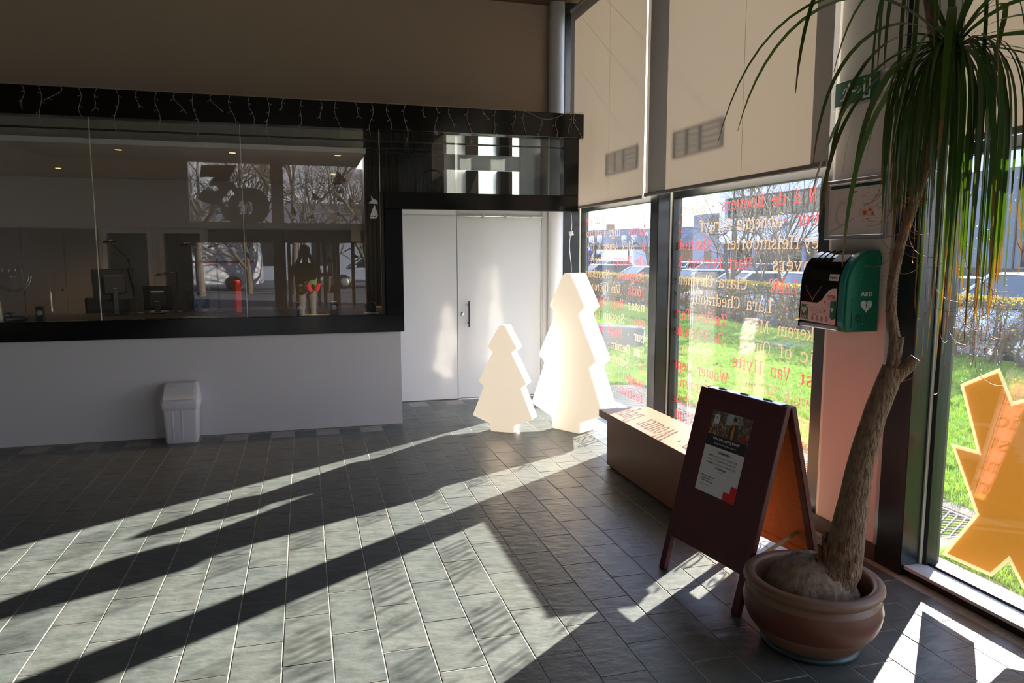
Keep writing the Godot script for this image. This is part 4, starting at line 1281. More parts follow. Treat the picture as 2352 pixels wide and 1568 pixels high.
# ---------------------------------------------------------------- pot and plant
func build_plant() -> void:
	var clay := mat("clay", Color(0.50, 0.405, 0.335), 0.5)
	clay.albedo_texture = noise_tex(0.006, 4, [[0.0, Color(0.80, 0.68, 0.60)], [0.42, Color(0.92, 0.85, 0.78)], [0.6, Color(1, 0.97, 0.92)], [1.0, Color(0.98, 0.98, 0.94)]], 512, 31)
	tri_map(clay, Vector3(0.5, 1.6, 0.5))
	mat("clay_red", Color(0.38, 0.20, 0.14), 0.45)
	mat("clay_teal", Color(0.12, 0.22, 0.23), 0.4)
	var soil := mat("soil", Color(0.16, 0.12, 0.09), 1.0)
	soil.heightmap_enabled = true
	soil.heightmap_texture = noise_tex(0.05, 5, [], 512, 33)
	soil.heightmap_scale = 1.5
	tri_map(soil, Vector3(4, 4, 4))
	var c := Vector3(2.03, 0, -2.54)
	var p := thing("plant_pot", "wide round glazed terracotta pot standing on the slate floor", "pot", c)
	part("bowl", lathem([Vector2(0.0, 0.012), Vector2(0.172, 0.012), Vector2(0.182, 0.020), Vector2(0.215, 0.055), Vector2(0.251, 0.105), Vector2(0.272, 0.155), Vector2(0.277, 0.195), Vector2(0.268, 0.232), Vector2(0.255, 0.254)], 48), clay, p)
	part("glaze_band", lathem([Vector2(0.2575, 0.112), Vector2(0.2728, 0.150), Vector2(0.2788, 0.190), Vector2(0.2702, 0.230)], 48), M.clay_red, p)
	part("rim", lathem([Vector2(0.252, 0.250), Vector2(0.262, 0.258), Vector2(0.274, 0.266), Vector2(0.280, 0.278), Vector2(0.278, 0.292), Vector2(0.270, 0.300), Vector2(0.250, 0.303), Vector2(0.236, 0.300), Vector2(0.230, 0.288), Vector2(0.236, 0.250), Vector2(0.245, 0.19)], 48), clay, p)
	part("soil", lathem([Vector2(0.0, 0.205), Vector2(0.12, 0.208), Vector2(0.243, 0.198)], 40), soil, p)
	part("foot_glaze", lathem([Vector2(0.174, 0.0), Vector2(0.196, 0.004), Vector2(0.204, 0.020), Vector2(0.190, 0.030)], 48), M.clay_teal, p)

	# ponytail palm: swollen base, ringed stem, ribbon leaves
	var bark := mat("palm_bark", Color(0.56, 0.46, 0.375), 0.85)
	bark.albedo_texture = noise_tex(0.02, 5, [[0.0, Color(0.52, 0.46, 0.42)], [0.5, Color(0.86, 0.82, 0.78)], [1.0, Color(1, 1, 0.97)]], 512, 35)
	bark.heightmap_enabled = true
	bark.heightmap_texture = noise_tex(0.03, 5, [], 512, 36)
	bark.heightmap_scale = 1.2
	tri_map(bark, Vector3(5, 1.6, 5))
	var bulbm := mat("palm_bulb", Color(0.60, 0.54, 0.48), 0.8)
	bulbm.albedo_texture = noise_tex(0.015, 5, [[0.0, Color(0.62, 0.56, 0.52)], [0.55, Color(0.92, 0.89, 0.86)], [1.0, Color(1, 1, 1)]], 512, 37)
	bulbm.heightmap_enabled = true
	bulbm.heightmap_texture = noise_tex(0.02, 5, [], 512, 38)
	bulbm.heightmap_scale = 0.5
	tri_map(bulbm, Vector3(3, 3, 3))
	mat("bark_red", Color(0.42, 0.26, 0.17), 0.95)
	var t := thing("ponytail_palm", "ponytail palm with swollen base, leaning bare stem and long drooping leaves", "plant", Vector3(2.03, 0.0, -2.54))
	# swollen base
	var mb := Mb.new()
	mb.group(0)
	var seg := 36
	var rows := 14
	var nf := FastNoiseLite.new()
	nf.seed = 4
	nf.frequency = 5.0
	var bp := func(i: int, k: int) -> Vector3:
		var v := float(i) / rows * PI * 0.62
		var a := TAU * (k % seg) / seg
		var d := Vector3(sin(v) * cos(a), cos(v), sin(v) * sin(a))
		var s := 1.0 + 0.09 * nf.get_noise_3dv(d) + 0.03 * nf.get_noise_3dv(d * 3.0)
		var dent := exp(-d.distance_squared_to(Vector3(-0.35, 0.45, 0.82).normalized()) * 40.0)
		return Vector3(d.x * 0.200, d.y * 0.215, d.z * 0.185) * (s - 0.13 * dent) + Vector3(-0.004, 0.178, -0.004)
	for i in rows:
		for k in seg:
			var q := [bp.call(i, k), bp.call(i, k + 1), bp.call(i + 1, k + 1), bp.call(i + 1, k)]
			mb.face(q if i > 0 else [q[0], q[2], q[3]], (q[2] + q[3]) * 0.5 - Vector3(0.02, 0.15, 0.01))
	part("swollen_base", mb.done(), bulbm, t)
	# stem
	var st := [Vector3(2.088, 0.30, -2.49), Vector3(2.110, 0.356, -2.474), Vector3(2.120, 0.434, -2.465), Vector3(2.133, 0.586, -2.454), Vector3(2.153, 0.81, -2.438), Vector3(2.184, 1.011, -2.412), Vector3(2.212, 1.138, -2.388), Vector3(2.223, 1.205, -2.38)]
	var rr := [0.095, 0.085, 0.074, 0.062, 0.051, 0.045, 0.044, 0.036]
	var path := []
	var rads := []
	for i in st.size() - 1:
		for k in 4:
			var u := k / 4.0
			path.append(st[i].lerp(st[i + 1], u) - c)
			rads.append(lerpf(rr[i], rr[i + 1], u) * (1.0 + rng.randf_range(-0.02, 0.02)))
	path.append(st[-1] - c)
	rads.append(rr[-1])
	part("stem", tubem(path, rads, 20), bark, t)
	# cracked bark at the foot of the stem
	for i in 26:
		var a := rng.randf() * TAU
		var y := rng.randf_range(0.31, 0.47)
		var u := clampf((y - 0.30) / 0.2, 0, 1)
		var base: Vector3 = Vector3(2.088, 0.30, -2.49).lerp(Vector3(2.122, 0.5, -2.463), u) - c
		var r0 := lerpf(0.096, 0.069, u)
		var d := Vector3(cos(a), 0, sin(a))
		part("bark_flake", bxm(base + d * r0 + Vector3(0, y - 0.30 - 0.2 * u, 0), Vector3(0.010, rng.randf_range(0.03, 0.07), rng.randf_range(0.014, 0.03)), 0.003, Basis(Vector3.UP, -a) * Basis(Vector3.BACK, rng.randf_range(-0.15, 0.2))), M.bark_red if rng.randf() < 0.6 else bark, t)
	var up := [Vector3(2.220, 1.19, -2.382), Vector3(2.226, 1.313, -2.377), Vector3(2.210, 1.423, -2.39), Vector3(2.210, 1.542, -2.391), Vector3(2.224, 1.686, -2.378), Vector3(2.252, 1.834, -2.355), Vector3(2.282, 1.979, -2.331), Vector3(2.311, 2.184, -2.307), Vector3(2.325, 2.40, -2.295)]
	path = []
	rads = []
	for i in up.size() - 1:
		var n := 16
		for k in n:
			path.append(up[i].lerp(up[i + 1], float(k) / n) - c)
			rads.append(lerpf(0.0215, 0.0165, (i + float(k) / n) / 8.0) * (1.0 + (0.05 if k % 2 == 0 else -0.03)))
	part("ringed_stem", tubem(path, rads, 12), bark, t)
	part("cut_stub", tubem([Vector3(2.228, 1.165, -2.374) - c, Vector3(2.262, 1.205, -2.346) - c, Vector3(2.284, 1.245, -2.330) - c], [0.034, 0.024, 0.021], 12), bark, t)
	part("cut_stub", tubem([Vector3(2.226, 1.19, -2.375) - c, Vector3(2.240, 1.325, -2.364) - c], [0.020, 0.014], 10), bark, t)
	part("second_stem", tubem([Vector3(2.300, 2.30, -2.31) - c, Vector3(2.270, 2.50, -2.34) - c, Vector3(2.235, 2.80, -2.37) - c], [0.016, 0.020, 0.024], 10), bark, t)
	# leaves
	var lm := mat("palm_leaf", Color(1, 1, 1), 0.45)
	lm.vertex_color_use_as_albedo = true
	lm.backlight_enabled = true
	lm.backlight = Color(0.60, 0.62, 0.20)
	var lt := mat("palm_leaf_tip", Color(0.60, 0.36, 0.22), 0.7)
	lt.backlight_enabled = true
	lt.backlight = Color(0.45, 0.25, 0.14)
	var heads := [[Vector3(2.325, 2.40, -2.295) - c, 150], [Vector3(2.235, 2.80, -2.37) - c, 20]]
	for h in heads:
		for i in h[1]:
			palm_leaf(t, h[0], i, h[1], lm, lt)

func palm_leaf(t: Node3D, o: Vector3, i: int, n: int, lm: Material, lt: Material) -> void:
	var a := TAU * (i * 0.381966 + rng.randf_range(-0.06, 0.06))
	var hang := i % 5 < 4
	var rise := rng.randf_range(-0.6, 0.6) if hang else rng.randf_range(-0.2, 0.95)
	var ln := rng.randf_range(0.95, 1.28) if hang else rng.randf_range(0.85, 1.25)
	if i % 3 == 0:
		ln *= 0.8
	# fewer long leaves hang on the side of the wall cabinet
	if hang and cos(a) * -0.77 + sin(a) * -0.64 > 0.35:
		ln *= 0.62
	var stiff := rng.randf_range(0.010, 0.024) if hang else rng.randf_range(0.06, 0.15)
	var steps := 16
	var d := Vector3(cos(a) * cos(rise), sin(rise), sin(a) * cos(rise))
	var p := o + d * 0.012
	var w0 := rng.randf_range(0.0034, 0.0064) if hang else rng.randf_range(0.0062, 0.0105)
	var lat := d.cross(Vector3.UP).normalized()
	var tint := Color(rng.randf_range(0.035, 0.060), rng.randf_range(0.075, 0.105), rng.randf_range(0.012, 0.024))
	var curl := rng.randf_range(-0.5, 0.5)
	var pts := []
	for s in steps + 1:
		pts.append(p)
		var sl := ln / steps
		p += d * sl
		# gravity bends the ribbon down; tips hang
		var pull := sl / stiff * 0.62 * (0.35 + 0.65 * float(s) / steps)
		d = (d + Vector3.DOWN * pull * (1.0 - absf(d.y) * 0.25 if d.y < 0 else 1.0)).normalized()
		# keep clear of the blind and of the pillar
		var wx := t.position.x + p.x
		if wx > 2.62 and d.x > 0:
			d = Vector3(d.x * 0.25, d.y - 0.4, d.z).normalized()
		d = (d + lat * curl * 0.012).normalized()
	var st := SurfaceTool.new()
	st.begin(Mesh.PRIMITIVE_TRIANGLES)
	var edge := []
	for s in steps + 1:
		var u := float(s) / steps
		var w := w0 * (0.75 + 0.7 * minf(u * 4.0, 1.0)) * (1.0 - pow(u, 3.0) * 0.88)
		var tw := lat.rotated((pts[mini(s + 1, steps)] - pts[maxi(s - 1, 0)]).normalized(), curl * u * 5.0)
		edge.append([pts[s] - tw * w, pts[s] + tw * w])
	for s in steps:
		var u := float(s) / steps
		var q := [edge[s][0], edge[s][1], edge[s + 1][1], edge[s + 1][0]]
		var col := tint
		if u > 0.84:
			col = Color(0.20, 0.10, 0.045)
		elif u > 0.76:
			col = tint.lerp(Color(0.16, 0.11, 0.04), 0.4)
		st.set_color(col)
		for k in [0, 1, 2, 0, 2, 3]:
			st.add_vertex(q[k])
	st.generate_normals()
	var lf := part("leaf", st.commit(), lm, t)
	# some leaves end in a dry curled thread
	if hang and i % 2 == 0:
		var e: Vector3 = pts[steps]
		var thr := [e - d * 0.02]
		var dd := d
		var ax := Vector3(rng.randf_range(-1, 1), rng.randf_range(-0.2, 0.2), rng.randf_range(-1, 1)).normalized()
		for k in 9:
			e += dd * 0.016
			dd = dd.rotated(ax, rng.randf_range(0.08, 0.34))
			thr.append(e)
		part("dry_tip", tubem(thr, 0.0012, 4, false), lt, lf)

# ---------------------------------------------------------------- lettering on the panes
func build_lettering() -> void:
	# each row: list of [text, colour, z of its first letter]; text runs towards -z because it reads from outside
	var pitch := 0.0785
	var f := font("Droid Serif")
	var rows_mid := [
		[["N & de Roovers ·", "r", -3.99], ["Suzan", "t", -5.33]],
		[["ver ·", "r", -3.95], ["Annemie Struyf", "t", -4.32], ["· Fra", "r", -5.52]],
		[["ey", "t", -3.95], ["Helsmoortel", "t", -4.134], ["· Abattoir", "r", -5.03]],
		[["lovers", "t", -3.95], ["· Bart Peeters &", "r", -4.50]],
		[["t LeMC", "r", -3.98], ["· Clara Cleymans", "t", -4.55]],
		[["al ·", "r", -3.96], ["Lara Chedraoui", "t", -4.40], ["· N", "r", -5.58]],
		[["kerem Mees", "t", -3.95], ["· Zefiro Torna", "r", -4.80]],
		[["ic of Queen", "t", -3.93], ["· De Frivole", "r", -4.84]],
		[["st Van Hyfte", "r", -3.93], ["· Steven", "t", -5.02]],
		[["nick Nohen", "t", -3.93], ["· Wouter Depre", "r", -4.75]],
		[["rt Stille", "t", -3.93], ["· Jeroen", "r", -5.04]],
		[["en de Wolf", "r", -3.93], ["· Zonzo", "r", -5.33]],
		[["or Martens", "r", -3.93], ["· Winter", "r", -5.26]],
	]
	var rows_left := [
		[["tenhuis ·", "t", -6.42], ["Fledermaus", "r", -7.145]],
		[["ketyn ·", "r", -6.39], ["Inge Paulussen", "t", -6.96]],
		[["é ·", "r", -6.39], ["Alex Agnew & The", "t", -6.618]],
		[["ale Mannen ·", "r", -6.37], ["Rogge", "t", -7.40]],
		[["Borgmans ·", "r", -6.399], ["Noordkaap", "t", -7.227]],
		[["Joris ·", "r", -6.38], ["Wim Opbrou", "t", -6.94]],
		[["nstar ·", "t", -6.37], ["Hugo Sigal", "r", -6.86]],
		[["oos ·", "r", -6.37], ["Soetkin Ba", "t", -6.84]],
		[["eur ·", "t", -6.37], ["Nigel Wil", "r", -6.88]],
		[["han Demirc", "t", -6.37], ["· Otto", "r", -7.20]],
		[["s ·", "r", -6.37], ["Scann", "t", -6.72]],
		[["agnie ·", "r", -6.37]],
		[["festival ·", "r", -6.37], ["ev", "t", -7.2]],
	]
	var sets := [[rows_mid, "rows of red and tan show names lettered on the window behind the bench"], [rows_left, "rows of red and tan show names lettered on the window beside the white doors"]]
	for s in sets:
		var t := thing("window_lettering", s[1], "lettering", Vector3(GX + 0.0075, 0, 0), PI / 2)
		for k in s[0].size():
			var y: float = 1.968 - 0.1455 * float(k)
			for seg in s[0][k]:
				var m: Material = M.vinyl_red if seg[1] == "r" else M.vinyl_tan
				# even typewriter pitch: every word starts on its own column
				var col := 0
				for word in seg[0].split(" "):
					var n: int = word.length()
					var wide: float = 0.018 if word == "·" else pitch * n - 0.012
					text_part("lettering_word", word, 0.088, wide, f, m, t, Transform3D(Basis(), Vector3(-seg[2] + pitch * col + (0.028 if word == "·" else 0.0), y, 0)), 0.0, 4.0)
					col += n + 1
	# star film on the next window
	var star := thing("star_sticker", "large orange star shaped film on the window beside the potted palm", "sticker", Vector3(GX + 0.0075, 0, 0), PI / 2)
	var outer := [Vector2(2.854, 1.013), Vector2(2.649, 1.124), Vector2(2.569, 0.982), Vector2(2.36, 1.075), Vector2(2.42, 0.80), Vector2(2.26, 0.62), Vector2(2.40, 0.46), Vector2(2.33, 0.12), Vector2(2.451, 0.150), Vector2(2.524, 0.242), Vector2(2.605, 0.134), Vector2(2.891, 0.129), Vector2(2.715, 0.405), Vector2(2.884, 0.709), Vector2(2.735, 0.712)]
	# the film ends in a narrow border where a paler backing shows
	var ins := []
	var n := outer.size()
	for i in n:
		var d0: Vector2 = (outer[i] - outer[(i + n - 1) % n]).normalized()
		var d1: Vector2 = (outer[(i + 1) % n] - outer[i]).normalized()
		var m := d0.orthogonal() + d1.orthogonal()
		ins.append(outer[i] - m / maxf(0.5, m.length_squared()) * 2.0 * 0.018)
	if absf(poly_area(ins)) > absf(poly_area(outer)):
		for i in n:
			ins[i] = outer[i] * 2.0 - ins[i]
	part("film", film(ins), M.vinyl_orange, star)
	var rim := Mb.new()
	for i in n:
		var j := (i + 1) % n
		var q := [outer[i], outer[j], ins[j], ins[i]].map(func(v): return Vector3(v.x, v.y, 0))
		rim.face(q, Vector3.BACK)
	part("film_border", rim.done(), M.vinyl_peach, star)

func poly_area(p: Array) -> float:
	var s := 0.0
	for i in p.size():
		s += p[i].cross(p[(i + 1) % p.size()])
	return s * 0.5

func film(poly: Array) -> ArrayMesh:
	var mb := Mb.new()
	# local x is -world z: positions are given as -z
	var idx := Geometry2D.triangulate_polygon(PackedVector2Array(poly))
	for i in range(0, idx.size(), 3):
		mb.face([Vector3(poly[idx[i]].x, poly[idx[i]].y, 0), Vector3(poly[idx[i + 1]].x, poly[idx[i + 1]].y, 0), Vector3(poly[idx[i + 2]].x, poly[idx[i + 2]].y, 0)], Vector3.BACK)
	return mb.done()

# ---------------------------------------------------------------- outdoors
func multi(called: String, mesh: Mesh, m: Material, xf: Array, cols: Array, parent: Node) -> MultiMeshInstance3D:
	var mm := MultiMesh.new()
	mm.transform_format = MultiMesh.TRANSFORM_3D
	mm.use_colors = not cols.is_empty()
	mm.mesh = mesh
	mm.instance_count = xf.size()
	for i in xf.size():
		mm.set_instance_transform(i, xf[i])
		if mm.use_colors:
			mm.set_instance_color(i, cols[i])
	var o := MultiMeshInstance3D.new()
	o.name = called
	o.multimesh = mm
	o.material_override = m
	parent.add_child(o, true)
	o.set_meta("kind", "stuff")
	return o

func blade_clump(n: int, h: float, sd: int) -> ArrayMesh:
	var r := RandomNumberGenerator.new()
	r.seed = sd
	var st := SurfaceTool.new()
	st.begin(Mesh.PRIMITIVE_TRIANGLES)
	for i in n:
		var a := r.randf() * TAU
		var o := Vector3(r.randf_range(-0.03, 0.03), 0, r.randf_range(-0.03, 0.03))
		var d := Vector3(cos(a), 0, sin(a))
		var s := Vector3(-d.z, 0, d.x) * r.randf_range(0.0016, 0.0028)
		var hh := h * r.randf_range(0.55, 1.15)
		var lean := r.randf_range(0.1, 0.9) * hh
		var p1 := o + d * lean * 0.3 + Vector3.UP * hh * 0.6
		var p2 := o + d * lean + Vector3.UP * hh
		for v in [o - s, o + s, p1 + s * 0.8, o - s, p1 + s * 0.8, p1 - s * 0.8, p1 - s * 0.8, p1 + s * 0.8, p2]:
			st.add_vertex(v)
	st.generate_normals()
	return st.commit()

func bare_tree(sd: int, height: float, trunk_r: float, levels: int, many: int) -> Array:
	var r := RandomNumberGenerator.new()
	r.seed = sd
	var wood := Mb.new()
	var twig := Mb.new()
	var todo := [[Vector3.ZERO, Vector3.UP, height * 0.42, trunk_r, 0]]
	while todo:
		var b: Array = todo.pop_back()
		var p: Vector3 = b[0]
		var d: Vector3 = b[1]
		var path := [p]
		var rad := [b[3]]
		var steps := 4 if b[4] < 2 else 3
		for i in steps:
			d = (d + Vector3(r.randf_range(-1, 1), r.randf_range(-0.25, 0.55), r.randf_range(-1, 1)) * (0.10 if b[4] == 0 else 0.22)).normalized()
			p += d * b[2] / steps
			path.append(p)
			rad.append(lerpf(b[3], b[3] * 0.55, float(i + 1) / steps))
		(wood if b[4] < 3 else twig).tube(path, rad, 7 if b[4] == 0 else (5 if b[4] < 3 else 3), false)
		if b[4] < levels:
			var n := many + r.randi_range(-1, 1)
			for i in n:
				var at := float(i + 1) / n * 0.75 + 0.25
				var k := clampi(int(at * steps), 1, steps)
				var ax := Vector3(r.randf_range(-1, 1), 0, r.randf_range(-1, 1)).normalized()
				var nd := d.rotated(ax, r.randf_range(0.35, 0.95))
				if i == n - 1:
					nd = d.rotated(ax, 0.15)
				todo.append([path[k], nd, b[2] * r.randf_range(0.55, 0.82), rad[k] * r.randf_range(0.5, 0.72), b[4] + 1])
	return [wood.done(), twig.done()]

func plant_tree(shape: Array, label: String, at: Vector3, turn: float, sc: float, group: String) -> void:
	var t := thing("bare_tree", label, "tree", at, turn, group)
	t.scale = Vector3.ONE * sc
	part("trunk", shape[0], M.tree_bark, t)
	var tw := part("twigs", shape[1], M.tree_bark, t)
	tw.set_meta("kind", "stuff")

func car(label: String, at: Vector3, turn: float, paint: Color, tall: float, ln: float) -> void:
	var t := thing("parked_car", label, "car", at, turn, "cars parked along the hedge")
	var pm := mat("paint_%d" % taken["parked_car"], paint, 0.18)
	pm.clearcoat_enabled = true
	pm.clearcoat = 0.6
	pm.clearcoat_roughness = 0.05
	var wd := 1.74
	var hl := ln * 0.5
	# lower body: side profile in x (nose at -x) and y
	var prof := fillet([Vector2(-hl, 0.28), Vector2(-hl + 0.06, 0.62), Vector2(-hl + 0.22, 0.76), Vector2(-hl + 1.05, 0.93 * tall), Vector2(hl - 0.25, 0.98 * tall), Vector2(hl - 0.03, 0.86 * tall), Vector2(hl, 0.34), Vector2(hl - 0.1, 0.24), Vector2(-hl + 0.1, 0.22)], 0.12, 3)
	var mb := Mb.new()
	mb.prism(prof, -wd * 0.5, wd * 0.5, Basis(), Vector3.ZERO, 0.07, -1)
	part("body", mb.done(), pm, t)
	# cabin: four posts of glass under a painted roof
	var y0 := 0.93 * tall
	var y1 := 1.47 * tall
	var b0 := [Vector3(-hl + 0.95, y0, 0), Vector3(hl - 0.12, y0 + 0.03, 0)]
	var r0 := [Vector3(-hl + 1.72, y1 - 0.03, 0), Vector3(hl - 0.62, y1 - 0.05, 0)]
	var wb := wd * 0.46
	var wr := wd * 0.36
	var cab := Mb.new()
	var ring := func(f: Vector3, b: Vector3, w: float) -> Array:
		return [f + Vector3(0, 0, -w), b + Vector3(0, 0, -w), b + Vector3(0, 0, w), f + Vector3(0, 0, w)]
	var lo: Array = ring.call(b0[0], b0[1], wb)
	var hi: Array = ring.call(r0[0], r0[1], wr)
	for i in 4:
		var j := (i + 1) % 4
		cab.face([lo[i], lo[j], hi[j], hi[i]], (lo[i] + lo[j]) * 0.5 - Vector3(0.2, y0, 0))
	part("glazing", cab.done(), M.car_glass, t)
	var rf := Mb.new()
	var hi2: Array = ring.call(r0[0] + Vector3(0.14, 0.045, 0), r0[1] + Vector3(-0.14, 0.045, 0), wr - 0.08)
	var rb: Array = ring.call(r0[0] + Vector3(-0.015, 0, 0), r0[1] + Vector3(0.015, 0, 0), wr + 0.012)
	rf.group(0)
	rf.face(hi2, Vector3.UP)
	for i in 4:
		var j := (i + 1) % 4
		rf.face([rb[i], rb[j], hi2[j], hi2[i]], (rb[i] + rb[j]) * 0.5 - Vector3(0.4, y1 - 1.0, 0))
	part("roof", rf.done(), pm, t)
	for i in 4:
		var dlt: Vector3 = (lo[i] - Vector3(0.2, y0, 0)).normalized() * 0.01
		part("pillar", tubem([lo[i] + dlt, hi[i] + dlt], 0.035, 6), pm, t)
	for s in [-1.0, 1.0]:
		var m0: Vector3 = (lo[0].lerp(lo[1], 0.52)) * Vector3(1, 1, 0) + Vector3(0, 0, s * (wb + 0.012))
		var m1: Vector3 = (hi[0].lerp(hi[1], 0.42)) * Vector3(1, 1, 0) + Vector3(0, 0, s * (wr + 0.012))
		part("door_post", tubem([m0, m1], 0.03, 6), M.black_satin, t)
		part("mirror", bxm(Vector3(-hl + 1.25, y0 + 0.08, s * (wd * 0.5 + 0.06)), Vector3(0.12, 0.13, 0.17), 0.04), pm, t)
		part("headlight", bxm(Vector3(-hl + 0.13, 0.68, s * 0.62), Vector3(0.22, 0.12, 0.30), 0.04), M.lamp_lens, t)
		part("tail_light", bxm(Vector3(hl - 0.05, 0.80 * tall, s * 0.70), Vector3(0.10, 0.22, 0.16), 0.03), M.tail_red, t)
		for x in [-hl + 0.78, hl - 0.72]:
			var wh := part("wheel", lathem([Vector2(0.0, -0.11), Vector2(0.24, -0.11), Vector2(0.31, -0.08), Vector2(0.32, 0.0), Vector2(0.31, 0.08), Vector2(0.24, 0.11), Vector2(0.0, 0.11)], 24, Vector3(x, 0.32, s * (wd * 0.5 - 0.08)), Basis(Vector3.RIGHT, PI / 2)), M.black_satin, t)
			part("rim", lathem([Vector2(0.0, 0.03), Vector2(0.10, 0.012), Vector2(0.20, 0.02), Vector2(0.205, 0.0)], 16, Vector3(x, 0.32, s * (wd * 0.5 + 0.028)), Basis(Vector3.RIGHT, PI / 2 * s)), M.aluminium, wh)
	part("grille", bxm(Vector3(-hl + 0.03, 0.50, 0), Vector3(0.06, 0.22, 1.0), 0.03), M.black_satin, t)
	part("number_plate", bxm(Vector3(-hl - 0.005, 0.40, 0), Vector3(0.02, 0.11, 0.5), 0.004), M.white_plastic, t)

func build_outdoors() -> void:
	var soil := mat("lawn_ground", Color(0.40, 0.46, 0.22), 1.0)
	soil.metallic_specular = 0.0
	soil.albedo_texture = noise_tex(0.012, 5, [[0.0, Color(0.62, 0.66, 0.52)], [0.5, Color(0.9, 0.95, 0.85)], [0.75, Color(1, 1, 0.9)], [1.0, Color(1.0, 0.95, 0.80)]], 512, 51)
	tri_map(soil, Vector3(0.5, 0.5, 0.5))
	var tarm := mat("asphalt", Color(0.42, 0.43, 0.45), 0.95)
	tarm.metallic_specular = 0.15
	tarm.albedo_texture = noise_tex(0.05, 4, [[0.0, Color(0.8, 0.8, 0.8)], [1.0, Color(1, 1, 1)]], 512, 53)
	tri_map(tarm, Vector3(0.6, 0.6, 0.6))
	var conc := mat("concrete", Color(0.44, 0.435, 0.42), 0.95)
	conc.metallic_specular = 0.05
	conc.albedo_texture = noise_tex(0.02, 5, [[0.0, Color(0.78, 0.77, 0.76)], [1.0, Color(1, 1, 1)]], 512, 55)
	tri_map(conc, Vector3(0.8, 0.8, 0.8))
	mat("car_glass", Color(0.10, 0.13, 0.16), 0.05)
	mat("lamp_lens", Color(0.75, 0.78, 0.80), 0.1)
	mat("tail_red", Color(0.55, 0.03, 0.04), 0.2)
	var bk := mat("tree_bark", Color(0.40, 0.36, 0.32), 0.95)
	bk.metallic_specular = 0.2
	struct("ground_lawn", span(Vector3(3.13, -0.5, -60), Vector3(10.6, -0.035, 30)), soil, "short green lawn outside the windows")
	struct("ground_parking", span(Vector3(10.6, -0.6, -220), Vector3(160, -0.34, 120)), tarm, "grey parking area beyond the hedge")
	struct("ground_parking_side", span(Vector3(-60, -0.6, -220), Vector3(10.6, -0.34, -60)), tarm)
	# paving strip and gratings along the facade
	struct("trim_9", span(Vector3(3.13, -0.06, -9.0), Vector3(3.30, -0.012, -2.2), 0.004), conc, "concrete strip along the facade")
	mat("steel_grate", Color(0.40, 0.42, 0.43), 0.7, 0.2)
	grating("long steel slat grating along the outer wall beyond the bench", Vector3(3.32, -0.02, -8.6), 0.52, 4.6, false)
	grating("square diamond mesh steel grating outside the star window", Vector3(3.46, -0.02, -3.86), 0.56, 0.50, true)
	struct("trim_10", span(Vector3(3.86, -0.06, -8.6), Vector3(4.08, -0.022, -4.0), 0.004), conc, "concrete kerb beside the long grating")
	for k in [[3.32, -3.96, 4.16, -3.87], [3.32, -3.35, 4.16, -3.20], [4.03, -3.87, 4.16, -3.35]]:
		one("kerb_stone", span(Vector3(k[0], -0.06, k[1]), Vector3(k[2], -0.016, k[3]), 0.006), conc, "concrete edging stone round the square steel grating", "kerb", Vector3.ZERO, Vector3.ZERO, "edging round the square grating")
	# grass
	var gm := mat("grass_blade", Color(1, 1, 1), 0.6)
	gm.vertex_color_use_as_albedo = true
	gm.metallic_specular = 0.25
	gm.backlight_enabled = true
	gm.backlight = Color(0.62, 0.72, 0.25)
	var xf := []
	var cols := []
	var bare := FastNoiseLite.new()
	bare.frequency = 0.35
	bare.seed = 8
	var r := RandomNumberGenerator.new()
	r.seed = 77
	while xf.size() < 80000:
		var z := -2.0 - 22.0 * pow(r.randf(), 1.35)
		var x := r.randf_range(3.2, 10.0)
		# only where a window looks out on it
		var slope := x / -z
		if slope > 1.75 or slope < 0.30:
			continue
		if (x < 4.10 and z < -3.98 and z > -8.7) or (x > 3.30 and x < 4.18 and z > -3.98 and z < -3.18) or x < 3.32 and z < -2.2 and z > -9:
			continue
		var nz := bare.get_noise_2d(x * 2.0, z * 2.0)
		if nz > 0.25 and r.randf() < 0.75:
			continue
		# trodden strip in the middle of the lawn
		if absf(x - 7.6 + 0.02 * z) < 0.35 and r.randf() < 0.8:
			continue
		var s := r.randf_range(0.7, 1.25) * (1.25 if x < 4.4 else 1.0)
		xf.append(Transform3D(Basis(Vector3.UP, r.randf() * TAU).scaled(Vector3(s, s * r.randf_range(0.7, 1.2), s)), Vector3(x, -0.036, z)))
		var g := Color(r.randf_range(0.17, 0.25), r.randf_range(0.28, 0.36), r.randf_range(0.05, 0.09))
		if r.randf() < 0.06:
			g = Color(0.32, 0.29, 0.10)
		cols.append(g)
	var grass := Node3D.new()
	grass.name = "lawn_grass"
	var g0 := multi("lawn_grass", blade_clump(9, 0.055, 3), gm, xf, cols, self)
	tag(g0, "short sunlit grass blades covering the lawn outside", "grass", "", "stuff")
	grass.free()
	# fallen leaves and pale clover heads on the lawn
	mat("dead_leaf", Color(0.62, 0.34, 0.12), 0.8)
	xf = []
	for i in 160:
		xf.append(Transform3D(Basis.from_euler(Vector3(r.randf_range(-0.5, 0.5), r.randf() * TAU, r.randf_range(-0.5, 0.5))).scaled(Vector3.ONE * r.randf_range(0.6, 1.3)), Vector3(r.randf_range(3.6, 9.6), 0.005, r.randf_range(-16.0, -2.4))))
	var lq := Mb.new()
	lq.face([Vector3(-0.022, 0, 0), Vector3(0, 0.004, -0.013), Vector3(0.022, 0, 0), Vector3(0, 0.005, 0.013)], Vector3.UP)
	tag(multi("fallen_leaves", lq.done(), M.dead_leaf, xf, [], self), "scattered brown fallen leaves on the lawn", "leaves", "", "stuff")
	# stone slab and concrete seat on the lawn
	one("paving_slab", span(Vector3(8.15, -0.04, -12.15), Vector3(8.95, 0.0, -11.2), 0.008), conc, "flat pale concrete slab lying in the lawn", "slab")
	mat("seat_concrete", Color(0.40, 0.41, 0.41), 0.9).metallic_specular = 0.2
